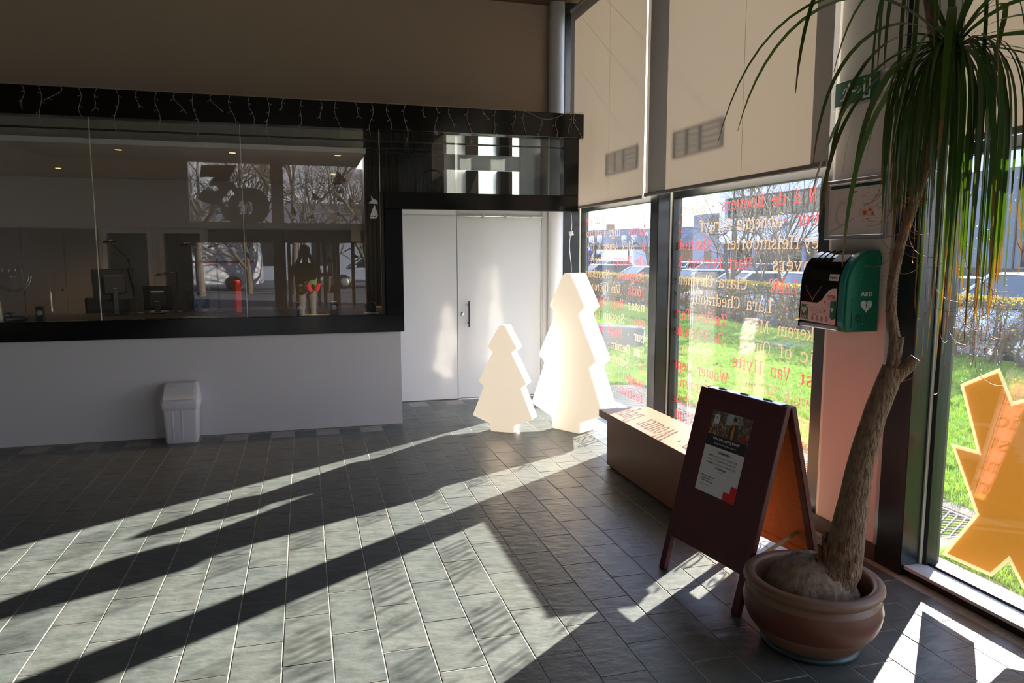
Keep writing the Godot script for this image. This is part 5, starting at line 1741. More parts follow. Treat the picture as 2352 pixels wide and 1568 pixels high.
	var seat := thing("concrete_seat", "long rounded grey concrete seat block lying on the lawn", "bench", Vector3(4.98, -0.04, -12.85), 0.785)
	part("block", loft_rect([[0.0, 0.46, 2.3, 0.22], [0.34, 0.48, 2.34, 0.23], [0.38, 0.44, 2.28, 0.21]]), M.seat_concrete, seat)
	hedge()
	# cars: noses to the hedge
	car("silver grey tall car parked behind the hedge opposite the star window", Vector3(13.15, -0.34, -10.6), 0.0, Color(0.62, 0.66, 0.70), 1.10, 4.4)
	car("dark grey car parked behind the hedge, hidden in part by the white pillar", Vector3(13.4, -0.34, -14.1), 0.0, Color(0.20, 0.21, 0.23), 1.0, 4.3)
	car("pale blue car parked behind the hedge beside the two thin trees", Vector3(13.3, -0.34, -17.2), 0.0, Color(0.52, 0.62, 0.72), 1.0, 4.2)
	car("white car with dark side windows parked behind the hedge", Vector3(13.3, -0.34, -20.1), 0.0, Color(0.72, 0.74, 0.76), 0.97, 4.3)
	car("navy blue car parked behind the hedge next to the white one", Vector3(13.5, -0.34, -23.6), 0.0, Color(0.07, 0.10, 0.18), 0.97, 4.2)
	car("light silver car seen through the lettering of the far window", Vector3(13.3, -0.34, -27.4), 0.0, Color(0.66, 0.69, 0.72), 1.0, 4.3)
	car("dark blue car at the far end of the hedge", Vector3(13.5, -0.34, -32.5), 0.0, Color(0.06, 0.08, 0.14), 1.0, 4.3)
	for a in [[22.4, -40.8, Color(0.75, 0.77, 0.8), "white car in the second row under the bare trees"], [22.6, -37.6, Color(0.68, 0.70, 0.74), "silver car in the second row before the grey building"], [22.4, -33.6, Color(0.30, 0.34, 0.42), "slate blue car in the second row before the white building"], [22.0, -52.0, Color(0.78, 0.79, 0.8), "white car in the second row before the brick house"], [22.4, -57.0, Color(0.5, 0.53, 0.56), "grey car in the second row beside the street lantern"]]:
		car(a[3], Vector3(a[0], -0.34, a[1]), 0.3, a[2], 1.0, 4.3)
	# small van far off
	var vt := thing("white_van", "white delivery van parked far off before the brick house", "van", Vector3(26.0, -0.34, -59.5), 0.5)
	part("body", loft_rect([[0.3, 2.1, 5.0, 0.2], [1.3, 2.1, 5.0, 0.25], [2.3, 1.85, 4.2, 0.3, 0.3]]), M.white_plastic, vt)
	part("windscreen", bxm(Vector3(0, 1.75, -2.05), Vector3(1.6, 0.7, 0.06), 0.02, Basis(Vector3.RIGHT, 0.5)), M.car_glass, vt)
	for s in [-1.0, 1.0]:
		part("side_window", bxm(Vector3(s * 1.02, 1.62, -1.35), Vector3(0.05, 0.55, 0.8), 0.02, Basis(Vector3.BACK, s * 0.12)), M.car_glass, vt)
		for z in [-1.6, 1.5]:
			part("wheel", lathem([Vector2(0.0, -0.12), Vector2(0.33, -0.1), Vector2(0.34, 0.1), Vector2(0.0, 0.12)], 16, Vector3(s * 0.95, 0.34, z), Basis(Vector3.BACK, PI / 2)), M.black_satin, vt)
	# low second hedge, fence, lanterns, signs
	var hg := mat("evergreen_low", Color(0.36, 0.38, 0.24), 1.0)
	hg.metallic_specular = 0.05
	one("clipped_low_hedge", loft_rect([[0.0, 0.9, 34.0, 0.1], [0.9, 0.9, 34.0, 0.2], [1.02, 0.7, 33.8, 0.2]]), hg, "low clipped hedge running along the second row of cars", "hedge", Vector3(19.4, -0.34, -44.0))
	lantern("double headed street lantern with white glass before the brick house roof", Vector3(20.0, -0.34, -49.6), 3.15)
	lantern("double headed street lantern with white glass beside the bare tree", Vector3(20.0, -0.34, -43.9), 3.05)
	lantern("double headed street lantern before the grey building with louvres", Vector3(24.0, -0.34, -39.9), 3.6)
	var tl := thing("tall_street_light", "tall slim street light with a single arm before the white building", "street light", Vector3(26.0, -0.34, -41.5))
	part("pole", tubem([Vector3.ZERO, Vector3(0, 6.3, 0)], [0.09, 0.05], 10), M.frame_dark, tl)
	part("arm", tubem([Vector3(0, 6.3, 0), Vector3(0.0, 6.35, -1.7)], 0.035, 8), M.frame_dark, tl)
	part("lamp_head", bxm(Vector3(0, 6.33, -2.0), Vector3(0.22, 0.10, 0.7), 0.04), M.lamp_lens, tl)
	mat("sign_blue", Color(0.05, 0.25, 0.62), 0.4)
	var ps := thing("parking_sign", "blue parking sign over a round red sign on one pole", "sign", Vector3(20.0, -0.34, -51.0), -0.36)
	part("pole", tubem([Vector3.ZERO, Vector3(0, 2.5, 0)], 0.03, 8), M.aluminium, ps)
	part("blue_plate", bxm(Vector3(0, 2.25, 0.04), Vector3(0.55, 0.62, 0.02), 0.005), M.sign_blue, ps)
	text_part("lettering", "P", 0.42, 0.30, font("Droid Sans", true), M.sign_white, ps, Transform3D(Basis(), Vector3(-0.15, 2.04, 0.056)), 0.0, 4.0)
	part("red_disc", lathem([Vector2(0.0, 0.012), Vector2(0.27, 0.012), Vector2(0.27, 0.0)], 24, Vector3(0, 1.62, 0.03), Basis(Vector3.RIGHT, PI / 2)), M.tail_red, ps)
	part("blue_disc", lathem([Vector2(0.0, 0.004), Vector2(0.20, 0.004)], 24, Vector3(0, 1.62, 0.043), Basis(Vector3.RIGHT, PI / 2)), M.sign_blue, ps)
	var fc := thing("picket_fence", "low white picket fence beside the second row of cars", "fence", Vector3(18.6, -0.34, -46.5))
	for i in 40:
		part("picket", span(Vector3(-0.03, 0.1, i * 0.2 - 0.045), Vector3(0.03, 1.15, i * 0.2 + 0.045)), M.white_plastic, fc)
	for y in [0.35, 0.95]:
		part("fence_rail", span(Vector3(0.03, y, -0.1), Vector3(0.06, y + 0.07, 7.9)), M.white_plastic, fc)
	# trees
	var ta := bare_tree(11, 6.5, 0.085, 4, 5)
	var tb := bare_tree(29, 6.0, 0.07, 4, 5)
	var tc := bare_tree(43, 9.0, 0.16, 4, 5)
	plant_tree(ta, "slender bare tree growing between the hedge and the pale blue car", Vector3(10.95, -0.34, -17.35), 0.4, 1.0, "bare trees by the hedge")
	plant_tree(tb, "thin bare tree by the hedge before the white building", Vector3(11.0, -0.34, -15.2), 1.7, 1.0, "bare trees by the hedge")
	plant_tree(tb, "bare tree standing beside the second lantern before the houses", Vector3(20.6, -0.34, -42.5), 3.1, 1.05, "bare trees by the hedge")
	plant_tree(ta, "bare tree standing behind the parking sign", Vector3(24.0, -0.34, -60.5), 2.1, 0.95, "bare trees by the hedge")
	for i in 26:
		var x := 56.0 + r.randf_range(-4, 8)
		var z := -98.0 - i * 4.2 + r.randf_range(-2, 2)
		plant_tree([ta, tb, tc][i % 3], "bare winter tree in the wood behind the brick house", Vector3(x, -0.34, z), r.randf() * TAU, r.randf_range(0.95, 1.4) * (0.75 if i % 3 == 2 else 1.0), "bare trees in the wood")
	buildings()
	mist_drops(r)

func grating(label: String, at: Vector3, w: float, d: float, diamond: bool) -> void:
	var t := thing("floor_grating", label, "grating", at)
	part("pit", span(Vector3(0, -0.05, 0), Vector3(w, -0.04, d)), M.frame_dark, t)
	for e in [[0.0, 0.0, w, 0.012], [0.0, d - 0.012, w, d], [0.0, 0.0, 0.012, d], [w - 0.012, 0.0, w, d]]:
		part("edge_bar", span(Vector3(e[0], -0.03, e[1]), Vector3(e[2], 0.0, e[3])), M.steel_grate, t)
	if diamond:
		var n := 13
		for i in range(-n, n):
			for s in [-1.0, 1.0]:
				# clip a diagonal bar to the square
				var c := float(i) * 0.062
				var p := []
				for k in 25:
					var u := float(k) / 24.0
					var x := u * w
					var z: float = c + (x * 0.62 if s > 0 else (w - x) * 0.62)
					if z > 0.0 and z < d:
						p.append(Vector3(x, -0.006, z))
				if p.size() > 2:
					part("bar", tubem([p[0], p[-1]], 0.005, 4), M.steel_grate, t)
	else:
		var n := int(d / 0.05)
		for i in n:
			part("slat", span(Vector3(0.012, -0.02, i * 0.05 + 0.01), Vector3(w - 0.012, 0.0, i * 0.05 + 0.026)), M.steel_grate, t)
		part("cross_bar", span(Vector3(w * 0.5 - 0.01, -0.025, 0), Vector3(w * 0.5 + 0.01, -0.004, d)), M.steel_grate, t)

func lantern(label: String, at: Vector3, h: float) -> void:
	var t := thing("street_lantern", label, "street light", at)
	part("post", tubem([Vector3.ZERO, Vector3(0, h - 0.45, 0)], [0.06, 0.04], 8), M.frame_dark, t)
	part("cross_arm", tubem([Vector3(0.0, h - 0.5, -0.75), Vector3(0, h - 0.5, 0.75)], 0.03, 8), M.frame_dark, t)
	for s in [-0.75, 0.75]:
		part("glass_head", lathem([Vector2(0.10, 0.0), Vector2(0.16, 0.10), Vector2(0.18, 0.48), Vector2(0.12, 0.52), Vector2(0.0, 0.54)], 12, Vector3(0, h - 0.45, s)), M.white_plastic, t)
		part("head_base", lathem([Vector2(0.03, -0.08), Vector2(0.12, 0.0), Vector2(0.10, 0.02)], 12, Vector3(0, h - 0.45, s)), M.frame_dark, t)

func hedge() -> void:
	var r := RandomNumberGenerator.new()
	r.seed = 101
	var h := thing("beech_hedge", "clipped half bare hedge with yellow green leaves along its top edge", "hedge", Vector3(10.15, -0.04, 0))
	var stems := [Mb.new(), Mb.new(), Mb.new()]
	for k in 3:
		var mb: Mb = stems[k]
		for j in 3:
			var p := Vector3(r.randf_range(-0.05, 0.05), 0, r.randf_range(-0.1, 0.1))
			var path := [p]
			var n := 5
			for i in n:
				p += Vector3(r.randf_range(-0.06, 0.06), 0.2, r.randf_range(-0.09, 0.09))
				path.append(p)
			mb.tube(path, [0.028 if j == 0 else 0.016, 0.022 if j == 0 else 0.013, 0.016, 0.012, 0.009, 0.006], 5, false)
	var meshes := stems.map(func(m): return m.done())
	for i in 84:
		var o := part("stem", meshes[i % 3], M.tree_bark, h, Vector3(r.randf_range(-0.1, 0.1), 0, -1.5 - i * 0.31 + r.randf_range(-0.08, 0.08)))
		o.rotation.y = r.randf() * TAU
	var tw := Mb.new()
	for i in 5:
		var d := Vector3(r.randf_range(-1, 1), r.randf_range(-0.2, 1.0), r.randf_range(-1, 1)).normalized()
		var d2 := (d + Vector3(r.randf_range(-1, 1), r.randf_range(-0.3, 0.8), r.randf_range(-1, 1)) * 0.5).normalized()
		tw.tube([Vector3.ZERO, d * 0.11, d * 0.11 + d2 * 0.10], [0.0035, 0.0025, 0.0015], 3, false)
	var xf := []
	for i in 7000:
		var y := 1.0 - pow(r.randf(), 1.1) * 0.82
		xf.append(Transform3D(Basis.from_euler(Vector3(r.randf() * TAU, r.randf() * TAU, r.randf() * TAU)).scaled(Vector3.ONE * r.randf_range(0.6, 1.15)), Vector3(r.randf_range(-0.28, 0.28), y, -1.4 - r.randf() * 26.0)))
	multi("twigs", tw.done(), M.tree_bark, xf, [], h)
	var lm := mat("hedge_leaf", Color(1, 1, 1), 0.6)
	lm.vertex_color_use_as_albedo = true
	lm.backlight_enabled = true
	lm.backlight = Color(0.70, 0.66, 0.26)
	var lf := Mb.new()
	lf.face([Vector3(-0.024, 0, 0), Vector3(0, 0.004, -0.014), Vector3(0.024, 0, 0), Vector3(0, 0.003, 0.014)], Vector3.UP)
	xf = []
	var cols := []
	for i in 11000:
		var top := r.randf() < 0.62
		var y := 1.03 - absf(r.randfn(0.0, 0.045)) if top else 1.0 - pow(r.randf(), 1.5) * 0.75
		var x := r.randf_range(-0.30, 0.30) if top else (0.29 * (1.0 if r.randf() < 0.4 else -1.0) + r.randf_range(-0.06, 0.06))
		xf.append(Transform3D(Basis.from_euler(Vector3(r.randf() * TAU, r.randf() * TAU, r.randf() * TAU)).scaled(Vector3.ONE * r.randf_range(0.7, 1.4)), Vector3(x, y, -1.4 - r.randf() * 26.0)))
		cols.append(Color(0.22, 0.23, 0.05).lerp(Color(0.30, 0.20, 0.08), r.randf() * 0.8))
	multi("leaves", lf.done(), lm, xf, cols, h)

func buildings() -> void:
	var white := mat("render_white", Color(0.80, 0.80, 0.83), 0.9)
	white.metallic_specular = 0.2
	var grey := mat("render_grey", Color(0.50, 0.52, 0.58), 0.9)
	grey.metallic_specular = 0.2
	var slate := mat("cladding_slate", Color(0.40, 0.44, 0.48), 0.8)
	slate.metallic_specular = 0.2
	slate.albedo_texture = noise_tex(0.2, 2, [[0.0, Color(0.90, 0.90, 0.92)], [1.0, Color(1, 1, 1)]], 256, 71)
	tri_map(slate, Vector3(0.7, 0.7, 0.7))
	mat("window_glass_far", Color(0.10, 0.11, 0.12), 0.03)
	mat("brick", Color(0.48, 0.38, 0.31), 0.95).metallic_specular = 0.1
	mat("roof_tile", Color(0.34, 0.36, 0.41), 0.8)
	mat("teal", Color(0.10, 0.45, 0.56), 0.5)
	const X := 36.0
	var b := thing("white_office_block", "long white rendered office block with a band of windows over a dark ground floor", "building", Vector3(X, -0.34, 0))
	part("upper_wall", span(Vector3(0, 5.85 + 0.9, -59.8), Vector3(14, 9.4, -34)), white, b)
	part("parapet", span(Vector3(-0.05, 9.4, -59.9), Vector3(14, 9.55, -34)), grey, b)
	part("spandrel_wall", span(Vector3(0, 2.85, -59.8), Vector3(14, 4.95, -34)), white, b)
	part("end_pier", span(Vector3(0, 4.95, -59.8), Vector3(14, 6.75, -58.9)), white, b)
	part("window_recess", span(Vector3(0.35, 4.95, -58.9), Vector3(13, 6.75, -34)), M.frame_dark, b)
	for i in 19:
		var z := -58.75 + i * 1.3
		if z > -35:
			break
		var w := part("window", span(Vector3(0.28, 5.1, z), Vector3(0.36, 6.62, z + 1.05), 0.01), M.window_glass_far, b)
		part("casement_bar", span(Vector3(0.24, 5.1, z + 0.36), Vector3(0.29, 6.62, z + 0.41)), M.frame_dark, w)
	part("ground_floor_glass", span(Vector3(2.2, 0, -59.5), Vector3(13, 2.85, -34)), M.frame_dark, b)
	part("soffit", span(Vector3(0.02, 2.80, -59.7), Vector3(13, 2.86, -34)), grey, b)
	for i in 8:
		part("column", lathem([Vector2(0.22, 0.0), Vector2(0.22, 2.82)], 16, Vector3(0.7, 0, -58.5 + i * 3.3)), grey, b)
	for i in 4:
		part("entrance_pane", span(Vector3(2.1, 0.2, -52.0 + i * 2.6), Vector3(2.2, 2.2, -50.4 + i * 2.6)), M.window_glass_far, b)
	# teal company marks, too far off to read
	part("sign_mark", ring_mesh(0.34, 0.07), M.teal, b, Vector3(-0.04, 3.98, -49.9), Vector3(0, PI / 2, 0))
	for i in 11:
		var hh: float = [0.5, 0.34, 0.34, 0.5, 0.34, 0.34, 0.62, 0.34, 0.34, 0.5, 0.34][i]
		part("sign_mark", span(Vector3(-0.04, 3.75, -50.5 - i * 0.32), Vector3(0.0, 3.75 + hh, -50.4 - i * 0.32)), M.teal, b)
	var g := thing("grey_wing", "grey rendered wing with a louvred panel beside the white office block", "building", Vector3(X, -0.34, 0))
	part("wall", span(Vector3(0.6, 0, -65.4), Vector3(12, 5.65, -59.9)), grey, g)
	for i in 13:
		part("louvre", span(Vector3(0.50, 3.9 + i * 0.125, -62.2), Vector3(0.60, 3.97 + i * 0.125, -59.95)), M.frame_dark, g)
	part("door", span(Vector3(0.55, 0.0, -63.2), Vector3(0.60, 2.2, -62.0)), M.brick, g)
	part("small_window", span(Vector3(0.54, 2.5, -64.4), Vector3(0.60, 3.3, -63.8)), M.window_glass_far, g)
	var s := thing("slate_clad_hall", "large blue grey clad hall facing the star window", "building", Vector3(X, -0.34, 0))
	part("wall", span(Vector3(-0.5, 1.2, -33.9), Vector3(14, 6.4, -4)), slate, s)
	part("top_band", span(Vector3(-0.55, 6.4, -33.9), Vector3(14, 8.6, -4)), white, s)
	part("plinth", span(Vector3(-0.45, 0.0, -33.9), Vector3(14, 1.2, -4)), M.frame_dark, s)
	for z in [-30.3, -24.0, -18.0]:
		part("joint", span(Vector3(-0.56, 1.2, z), Vector3(-0.49, 6.4, z + 0.08)), M.frame_dark, s)
	for z in [-29.8, -23.5]:
		part("side_window", span(Vector3(-0.56, 1.3, z), Vector3(-0.5, 3.4, z + 1.4)), M.window_glass_far, s)
	# brick houses far off
	for a in [[40.0, -96.0, 14.0, 3.0, "brick house with a grey tiled roof beyond the lanterns"], [42.0, -81.0, 10.0, 2.8, "small brick house with a grey roof behind the white van"]]:
		var h := thing("brick_house", a[4], "house", Vector3(a[0], -0.34, a[1]), 0.25)
		part("wall", span(Vector3(-4, 0, -a[2] * 0.5), Vector3(4, a[3], a[2] * 0.5)), M.brick, h)
		part("roof", prismm([Vector2(-4.5, a[3] - 0.1), Vector2(4.5, a[3] - 0.1), Vector2(0, a[3] + 2.2)], -a[2] * 0.5 - 0.4, a[2] * 0.5 + 0.4), M.roof_tile, h)
		for i in 4:
			part("window", span(Vector3(-4.06, 0.9, -a[2] * 0.4 + i * a[2] * 0.24), Vector3(-3.98, 2.1, -a[2] * 0.4 + i * a[2] * 0.24 + 1.1)), M.window_glass_far, h)
		part("chimney", span(Vector3(-0.4, a[3] + 1.4, 1.0), Vector3(0.4, a[3] + 2.9, 1.8)), M.brick, h)

# dried splashes on the outside of the panes
func mist_drops(r: RandomNumberGenerator) -> void:
	var dm := mat("water_spot", Color(0.86, 0.88, 0.90), 0.3)
	dm.backlight_enabled = true
	dm.backlight = Color(0.8, 0.8, 0.8)
	var disc := Mb.new()
	var pts := []
	for i in 6:
		pts.append(Vector3(0, sin(TAU * i / 6.0), cos(TAU * i / 6.0)))
	disc.face(pts, Vector3.LEFT)
	var xf := []
	for z in [[-7.9, -6.0, 300], [-5.75, -3.9, 520], [-2.93, -2.28, 520]]:
		for i in z[2]:
			var y := 0.2 + 1.9 * pow(r.randf(), 0.8)
			var s := r.randf_range(0.0006, 0.0014) * (2.0 if r.randf() < 0.06 else 1.0)
			xf.append(Transform3D(Basis.from_scale(Vector3(1, s * r.randf_range(0.8, 2.0), s)), Vector3(GX + 0.0065, y, r.randf_range(z[0], z[1]))))
	tag(multi("water_spots", disc.done(), dm, xf, [], self), "tiny dried water spots speckling the window panes", "spots", "", "stuff")

# ---------------------------------------------------------------- entrance side, seen only in reflections
func build_rear() -> void:
	mat("door_white", Color(0.75, 0.75, 0.74), 0.5)
	mat("vinyl_maroon", Color(0.30, 0.10, 0.11), 0.6)
	var z0 := REAR
	var z1 := REAR + 0.2
	# solid parts of the facade round the openings
	var holes := [[-3.26, -0.91], [-0.55, 1.89]]
	struct("wall_rear", span(Vector3(-7.2, 0, z0), Vector3(-3.26, CEIL, z1)), M.plaster, "entrance wall behind the camera")
	struct("wall_rear_right", span(Vector3(1.89, 0, z0), Vector3(3.2, CEIL, z1)), M.plaster)
	struct("wall_rear_post", span(Vector3(-0.91, 0, z0), Vector3(-0.55, CEIL, z1)), M.door_white)
	for k in 2:
		var h: Array = holes[k]
		var w := Node3D.new()
		w.name = "window_%d" % (6 + k)
		add_child(w)
		tag(w, "wide upper window over the entrance doors", "", "", "structure")
		part("band", span(Vector3(h[0], 1.97, z0), Vector3(h[1], 2.58, z1)), M.door_white, w)
		part("pane", span(Vector3(h[0], 2.58, z0 + 0.09), Vector3(h[1], CEIL, z0 + 0.10)), M.pane_glass, w)
		part("pane", span(Vector3(h[0], 0.02, z0 + 0.09), Vector3(h[1], 1.97, z0 + 0.10)), M.pane_glass, w)
	var bars := [-0.45, 0.43, 0.62, 0.92, 1.03, 1.50]
	for i in bars.size():
		struct("trim_%d" % (11 + i), span(Vector3(bars[i] - 0.05, 0, z0), Vector3(bars[i] + 0.05, 1.97, z1)), M.door_white)
	# anniversary stickers on the upper window, lettered to be read from outside
	var st := thing("anniversary_sticker", "large maroon number thirty film on the upper entrance window", "sticker", Vector3(0, 0, z0 + 0.106))
	var three := [[-2.88, 4.265], [-1.864, 4.297], [-2.152, 3.809], [-2.026, 3.774], [-1.946, 3.71], [-1.896, 3.625], [-2.01, 3.598], [-2.141, 3.517], [-2.251, 3.397], [-2.328, 3.249], [-2.368, 3.114], [-2.543, 3.104], [-2.703, 3.125], [-2.884, 3.19], [-3.029, 3.284], [-2.832, 3.579], [-2.731, 3.521], [-2.618, 3.492], [-2.502, 3.502], [-2.442, 3.552], [-2.432, 3.625], [-2.46, 3.67], [-2.54, 3.678], [-2.633, 3.661], [-2.701, 3.691], [-2.552, 3.92], [-2.935, 3.915]]
	part("numeral_three", film(three.map(func(v): return Vector2(v[0], v[1]))), M.vinyl_maroon, st)
	var zero := Mb.new()
	for i in 40:
		var q := []
		for e in [[i, 1], [i + 1, 1], [i + 1, 0], [i, 0]]:
			var a: float = TAU * e[0] / 40.0
			var ca := signf(cos(a)) * pow(absf(cos(a)), 0.8 if e[1] else 0.6)
			var sa := signf(sin(a)) * pow(absf(sin(a)), 0.8 if e[1] else 0.6)
			q.append(Vector3(-1.69 + 0.708 * ca, 3.089 + 0.554 * sa, 0) if e[1] else Vector3(-1.676 + 0.209 * ca, 3.02 + 0.202 * sa, 0))
		# the two numerals leave a lens of clear glass where they cross
		if q[0].x < -2.02 and q[0].y > 3.16:
			for k in [0, 1]:
				q[k] = q[k].lerp(q[3 - k], 0.42)
		zero.face(q, Vector3.BACK)
	part("numeral_zero", zero.done(), M.vinyl_maroon, st)
	part("streamer", tubem([Vector3(-2.635, 3.109, 0), Vector3(-2.619, 2.951, 0), Vector3(-2.66, 2.804, 0), Vector3(-2.768, 2.717, 0), Vector3(-2.831, 2.594, 0)], 0.045, 6), M.vinyl_maroon, st)
	var jaar := [["J", -1.93, 3.735, 0.12], ["A", -1.60, 3.735, 0.0], ["A", -1.36, 3.69, -0.30], ["R", -1.18, 3.58, -0.55]]
	for l in jaar:
		text_part("lettering", l[0], 0.20, 0.0, font("Droid Serif"), M.vinyl_maroon, st, Transform3D(Basis(Vector3.BACK, l[3]), Vector3(l[1], l[2], 0.001)), 0.0, 3.0)
	# the stickers face the street: turn the whole film so that it reads there
	var cf := thing("confetti_sticker", "scattered maroon and navy confetti shapes on the entrance windows", "sticker", Vector3(0, 0, z0 + 0.106))
	var r := RandomNumberGenerator.new()
	r.seed = 12
	mat("vinyl_navy", Color(0.10, 0.11, 0.2), 0.6)
	for i in 16:
		var c := Vector3(r.randf_range(-0.3, 1.7), r.randf_range(2.7, 4.2), 0)
		if i > 10:
			c = Vector3(r.randf_range(-0.3, 1.6), r.randf_range(0.5, 1.8), 0)
		var s := r.randf_range(0.09, 0.2)
		part("confetti", prismm([Vector2(-s, -s * 0.6), Vector2(s, -s * 0.4), Vector2(r.randf_range(-s, s), s)], 0, 0.001), M.vinyl_maroon if i % 2 else M.vinyl_navy, cf, c)
	# street outside the entrance
	struct("ground_street", span(Vector3(-60, -0.5, REAR + 0.2), Vector3(60, -0.02, 90)), M.asphalt)
	struct("ground_side", span(Vector3(3.13, -0.5, 30), Vector3(60, -0.021, 90)), M.asphalt)
	var tr := bare_tree(57, 9.5, 0.17, 4, 5)
	var tr2 := bare_tree(63, 8.5, 0.14, 4, 5)
	var k := 0
	for p in [Vector3(-5.4, 0, 18.5), Vector3(-3.9, 0, 17.0), Vector3(-2.2, 0, 18.2), Vector3(-0.4, 0, 17.2), Vector3(1.0, 0, 18.4), Vector3(2.6, 0, 17.4), Vector3(4.6, 0, 18.8)]:
		plant_tree(tr if k % 2 else tr2, "bare street tree seen mirrored in the booth glass", p + Vector3(0, -0.03, 0), k * 1.3, 1.0, "street trees before the entrance")
		k += 1
	var van := thing("street_van", "white van parked in the street before the entrance", "van", Vector3(-4.6, -0.02, 22.0), 0.05)
	part("body", loft_rect([[0.3, 5.4, 2.0, 0.2], [1.4, 5.4, 2.0, 0.2], [2.4, 5.1, 1.8, 0.25]]), M.white_plastic, van)
	part("stripe", span(Vector3(-2.6, 1.25, -1.012), Vector3(2.5, 1.33, -1.005)), M.tail_red, van)
	part("window", span(Vector3(-2.4, 1.5, -1.01), Vector3(-1.6, 2.05, -0.95)), M.car_glass, van)
	for x in [-1.7, 1.6]:
		part("wheel", lathem([Vector2(0.0, -0.12), Vector2(0.33, -0.1), Vector2(0.34, 0.1), Vector2(0.0, 0.12)], 16, Vector3(x, 0.34, -0.95), Basis(Vector3.RIGHT, PI / 2)), M.black_satin, van)
	car("silver car parked in the street before the entrance", Vector3(3.2, -0.02, 22.5), 0.0, Color(0.55, 0.57, 0.6), 1.05, 4.3)
	var bh := thing("street_houses", "row of brick street houses with pale windows across the entrance road", "building", Vector3(0, -0.02, 34))
	part("wall", span(Vector3(-22, 0, 0), Vector3(22, 3.2, 8)), M.render_grey, bh)
	part("roof", prismm([Vector2(-0.5, 3.1), Vector2(8.5, 3.1), Vector2(4, 5.0)], -22.3, 22.3, Basis(Vector3(0, 0, 1), Vector3(0, 1, 0), Vector3(1, 0, 0))), M.roof_tile, bh)
	for i in 14:
		part("window", span(Vector3(-20.5 + i * 3.0, 0.9, -0.04), Vector3(-19.3 + i * 3.0, 2.5, 0.02)), M.window_glass_far, bh)
	# white canopy outside the entrance bays
	struct("canopy", span(Vector3(3.2, 3.15, -2.0), Vector3(5.2, 3.40, 6.0)), M.door_white, "white canopy outside the entrance bays")

func build_small_details() -> void:
	pass

# ---------------------------------------------------------------- photographer (seen mirrored in the booth glass)
func nets(bones: Array, cell: float, lo: Vector3, hi: Vector3, paint: Callable) -> ArrayMesh:
	var n := Vector3i(((hi - lo) / cell).ceil()) + Vector3i.ONE
	var f := PackedFloat32Array()
	f.resize(n.x * n.y * n.z)
	f.fill(0.2)
	var k := 0.022
	for b in bones:
		var a: Vector3 = b[0]
		var c: Vector3 = b[1]
		var r0: float = b[2]
		var r1: float = b[3]
		var pad := maxf(r0, r1) + 0.06
		var m0 := Vector3i(((a.min(c) - Vector3.ONE * pad - lo) / cell).floor()).clamp(Vector3i.ZERO, n - Vector3i.ONE)
		var m1 := Vector3i(((a.max(c) + Vector3.ONE * pad - lo) / cell).ceil()).clamp(Vector3i.ZERO, n - Vector3i.ONE)
		var ba := c - a
		var bb := maxf(ba.length_squared(), 1e-8)
		for z in range(m0.z, m1.z + 1):
			for y in range(m0.y, m1.y + 1):
				for x in range(m0.x, m1.x + 1):
					var p := lo + Vector3(x, y, z) * cell
					var h := clampf((p - a).dot(ba) / bb, 0.0, 1.0)
					var d := (p - a - ba * h).length() - lerpf(r0, r1, h)
					var i := (z * n.y + y) * n.x + x
					var e := f[i]
					var t := maxf(k - absf(e - d), 0.0) / k
					f[i] = minf(e, d) - t * t * k * 0.25
	var st := SurfaceTool.new()
	st.begin(Mesh.PRIMITIVE_TRIANGLES)
	st.set_smooth_group(0)
	var at := {}
	var corner := [Vector3i(0, 0, 0), Vector3i(1, 0, 0), Vector3i(0, 1, 0), Vector3i(1, 1, 0), Vector3i(0, 0, 1), Vector3i(1, 0, 1), Vector3i(0, 1, 1), Vector3i(1, 1, 1)]
	var edges := [[0, 1], [2, 3], [4, 5], [6, 7], [0, 2], [1, 3], [4, 6], [5, 7], [0, 4], [1, 5], [2, 6], [3, 7]]
	var verts := PackedVector3Array()
	for z in n.z - 1:
		for y in n.y - 1:
			for x in n.x - 1:
				var i0 := (z * n.y + y) * n.x + x
				var s0 := f[i0] < 0.0
				var mixed := false
				var v := []
				for c in corner:
					var q: float = f[((z + c.z) * n.y + y + c.y) * n.x + x + c.x]
					v.append(q)
					if (q < 0.0) != s0:
						mixed = true
				if not mixed:
					continue
				var sum := Vector3.ZERO
				var cnt := 0
				for e in edges:
					if (v[e[0]] < 0.0) != (v[e[1]] < 0.0):
						var t: float = v[e[0]] / (v[e[0]] - v[e[1]])
						sum += Vector3(corner[e[0]]).lerp(Vector3(corner[e[1]]), t)
						cnt += 1
				at[i0] = verts.size()
				verts.append(lo + (Vector3(x, y, z) + sum / cnt) * cell)
	var steps := [1, n.x, n.x * n.y]
	for i0 in at:
		for ax in 3:
			var i1: int = i0 + steps[ax]
			if i1 >= f.size() or (f[i0] < 0.0) == (f[i1] < 0.0):
				continue
			var u: int = steps[(ax + 1) % 3]
			var w: int = steps[(ax + 2) % 3]
			if not (at.has(i0 - u) and at.has(i0 - w) and at.has(i0 - u - w)):
				continue
			var q := [verts[at[i0]], verts[at[i0 - u]], verts[at[i0 - u - w]], verts[at[i0 - w]]]
			var od := Vector3.ZERO
			od[ax] = 1.0 if f[i0] < 0.0 else -1.0
			var nn: Vector3 = (q[2] - q[0]).cross(q[3] - q[1])
			var order := [0, 1, 2, 0, 2, 3] if nn.dot(od) < 0.0 else [0, 2, 1, 0, 3, 2]
			for o in order:
				st.set_color(paint.call(q[o]))
				st.add_vertex(q[o])
	st.generate_normals()
	return st.commit()

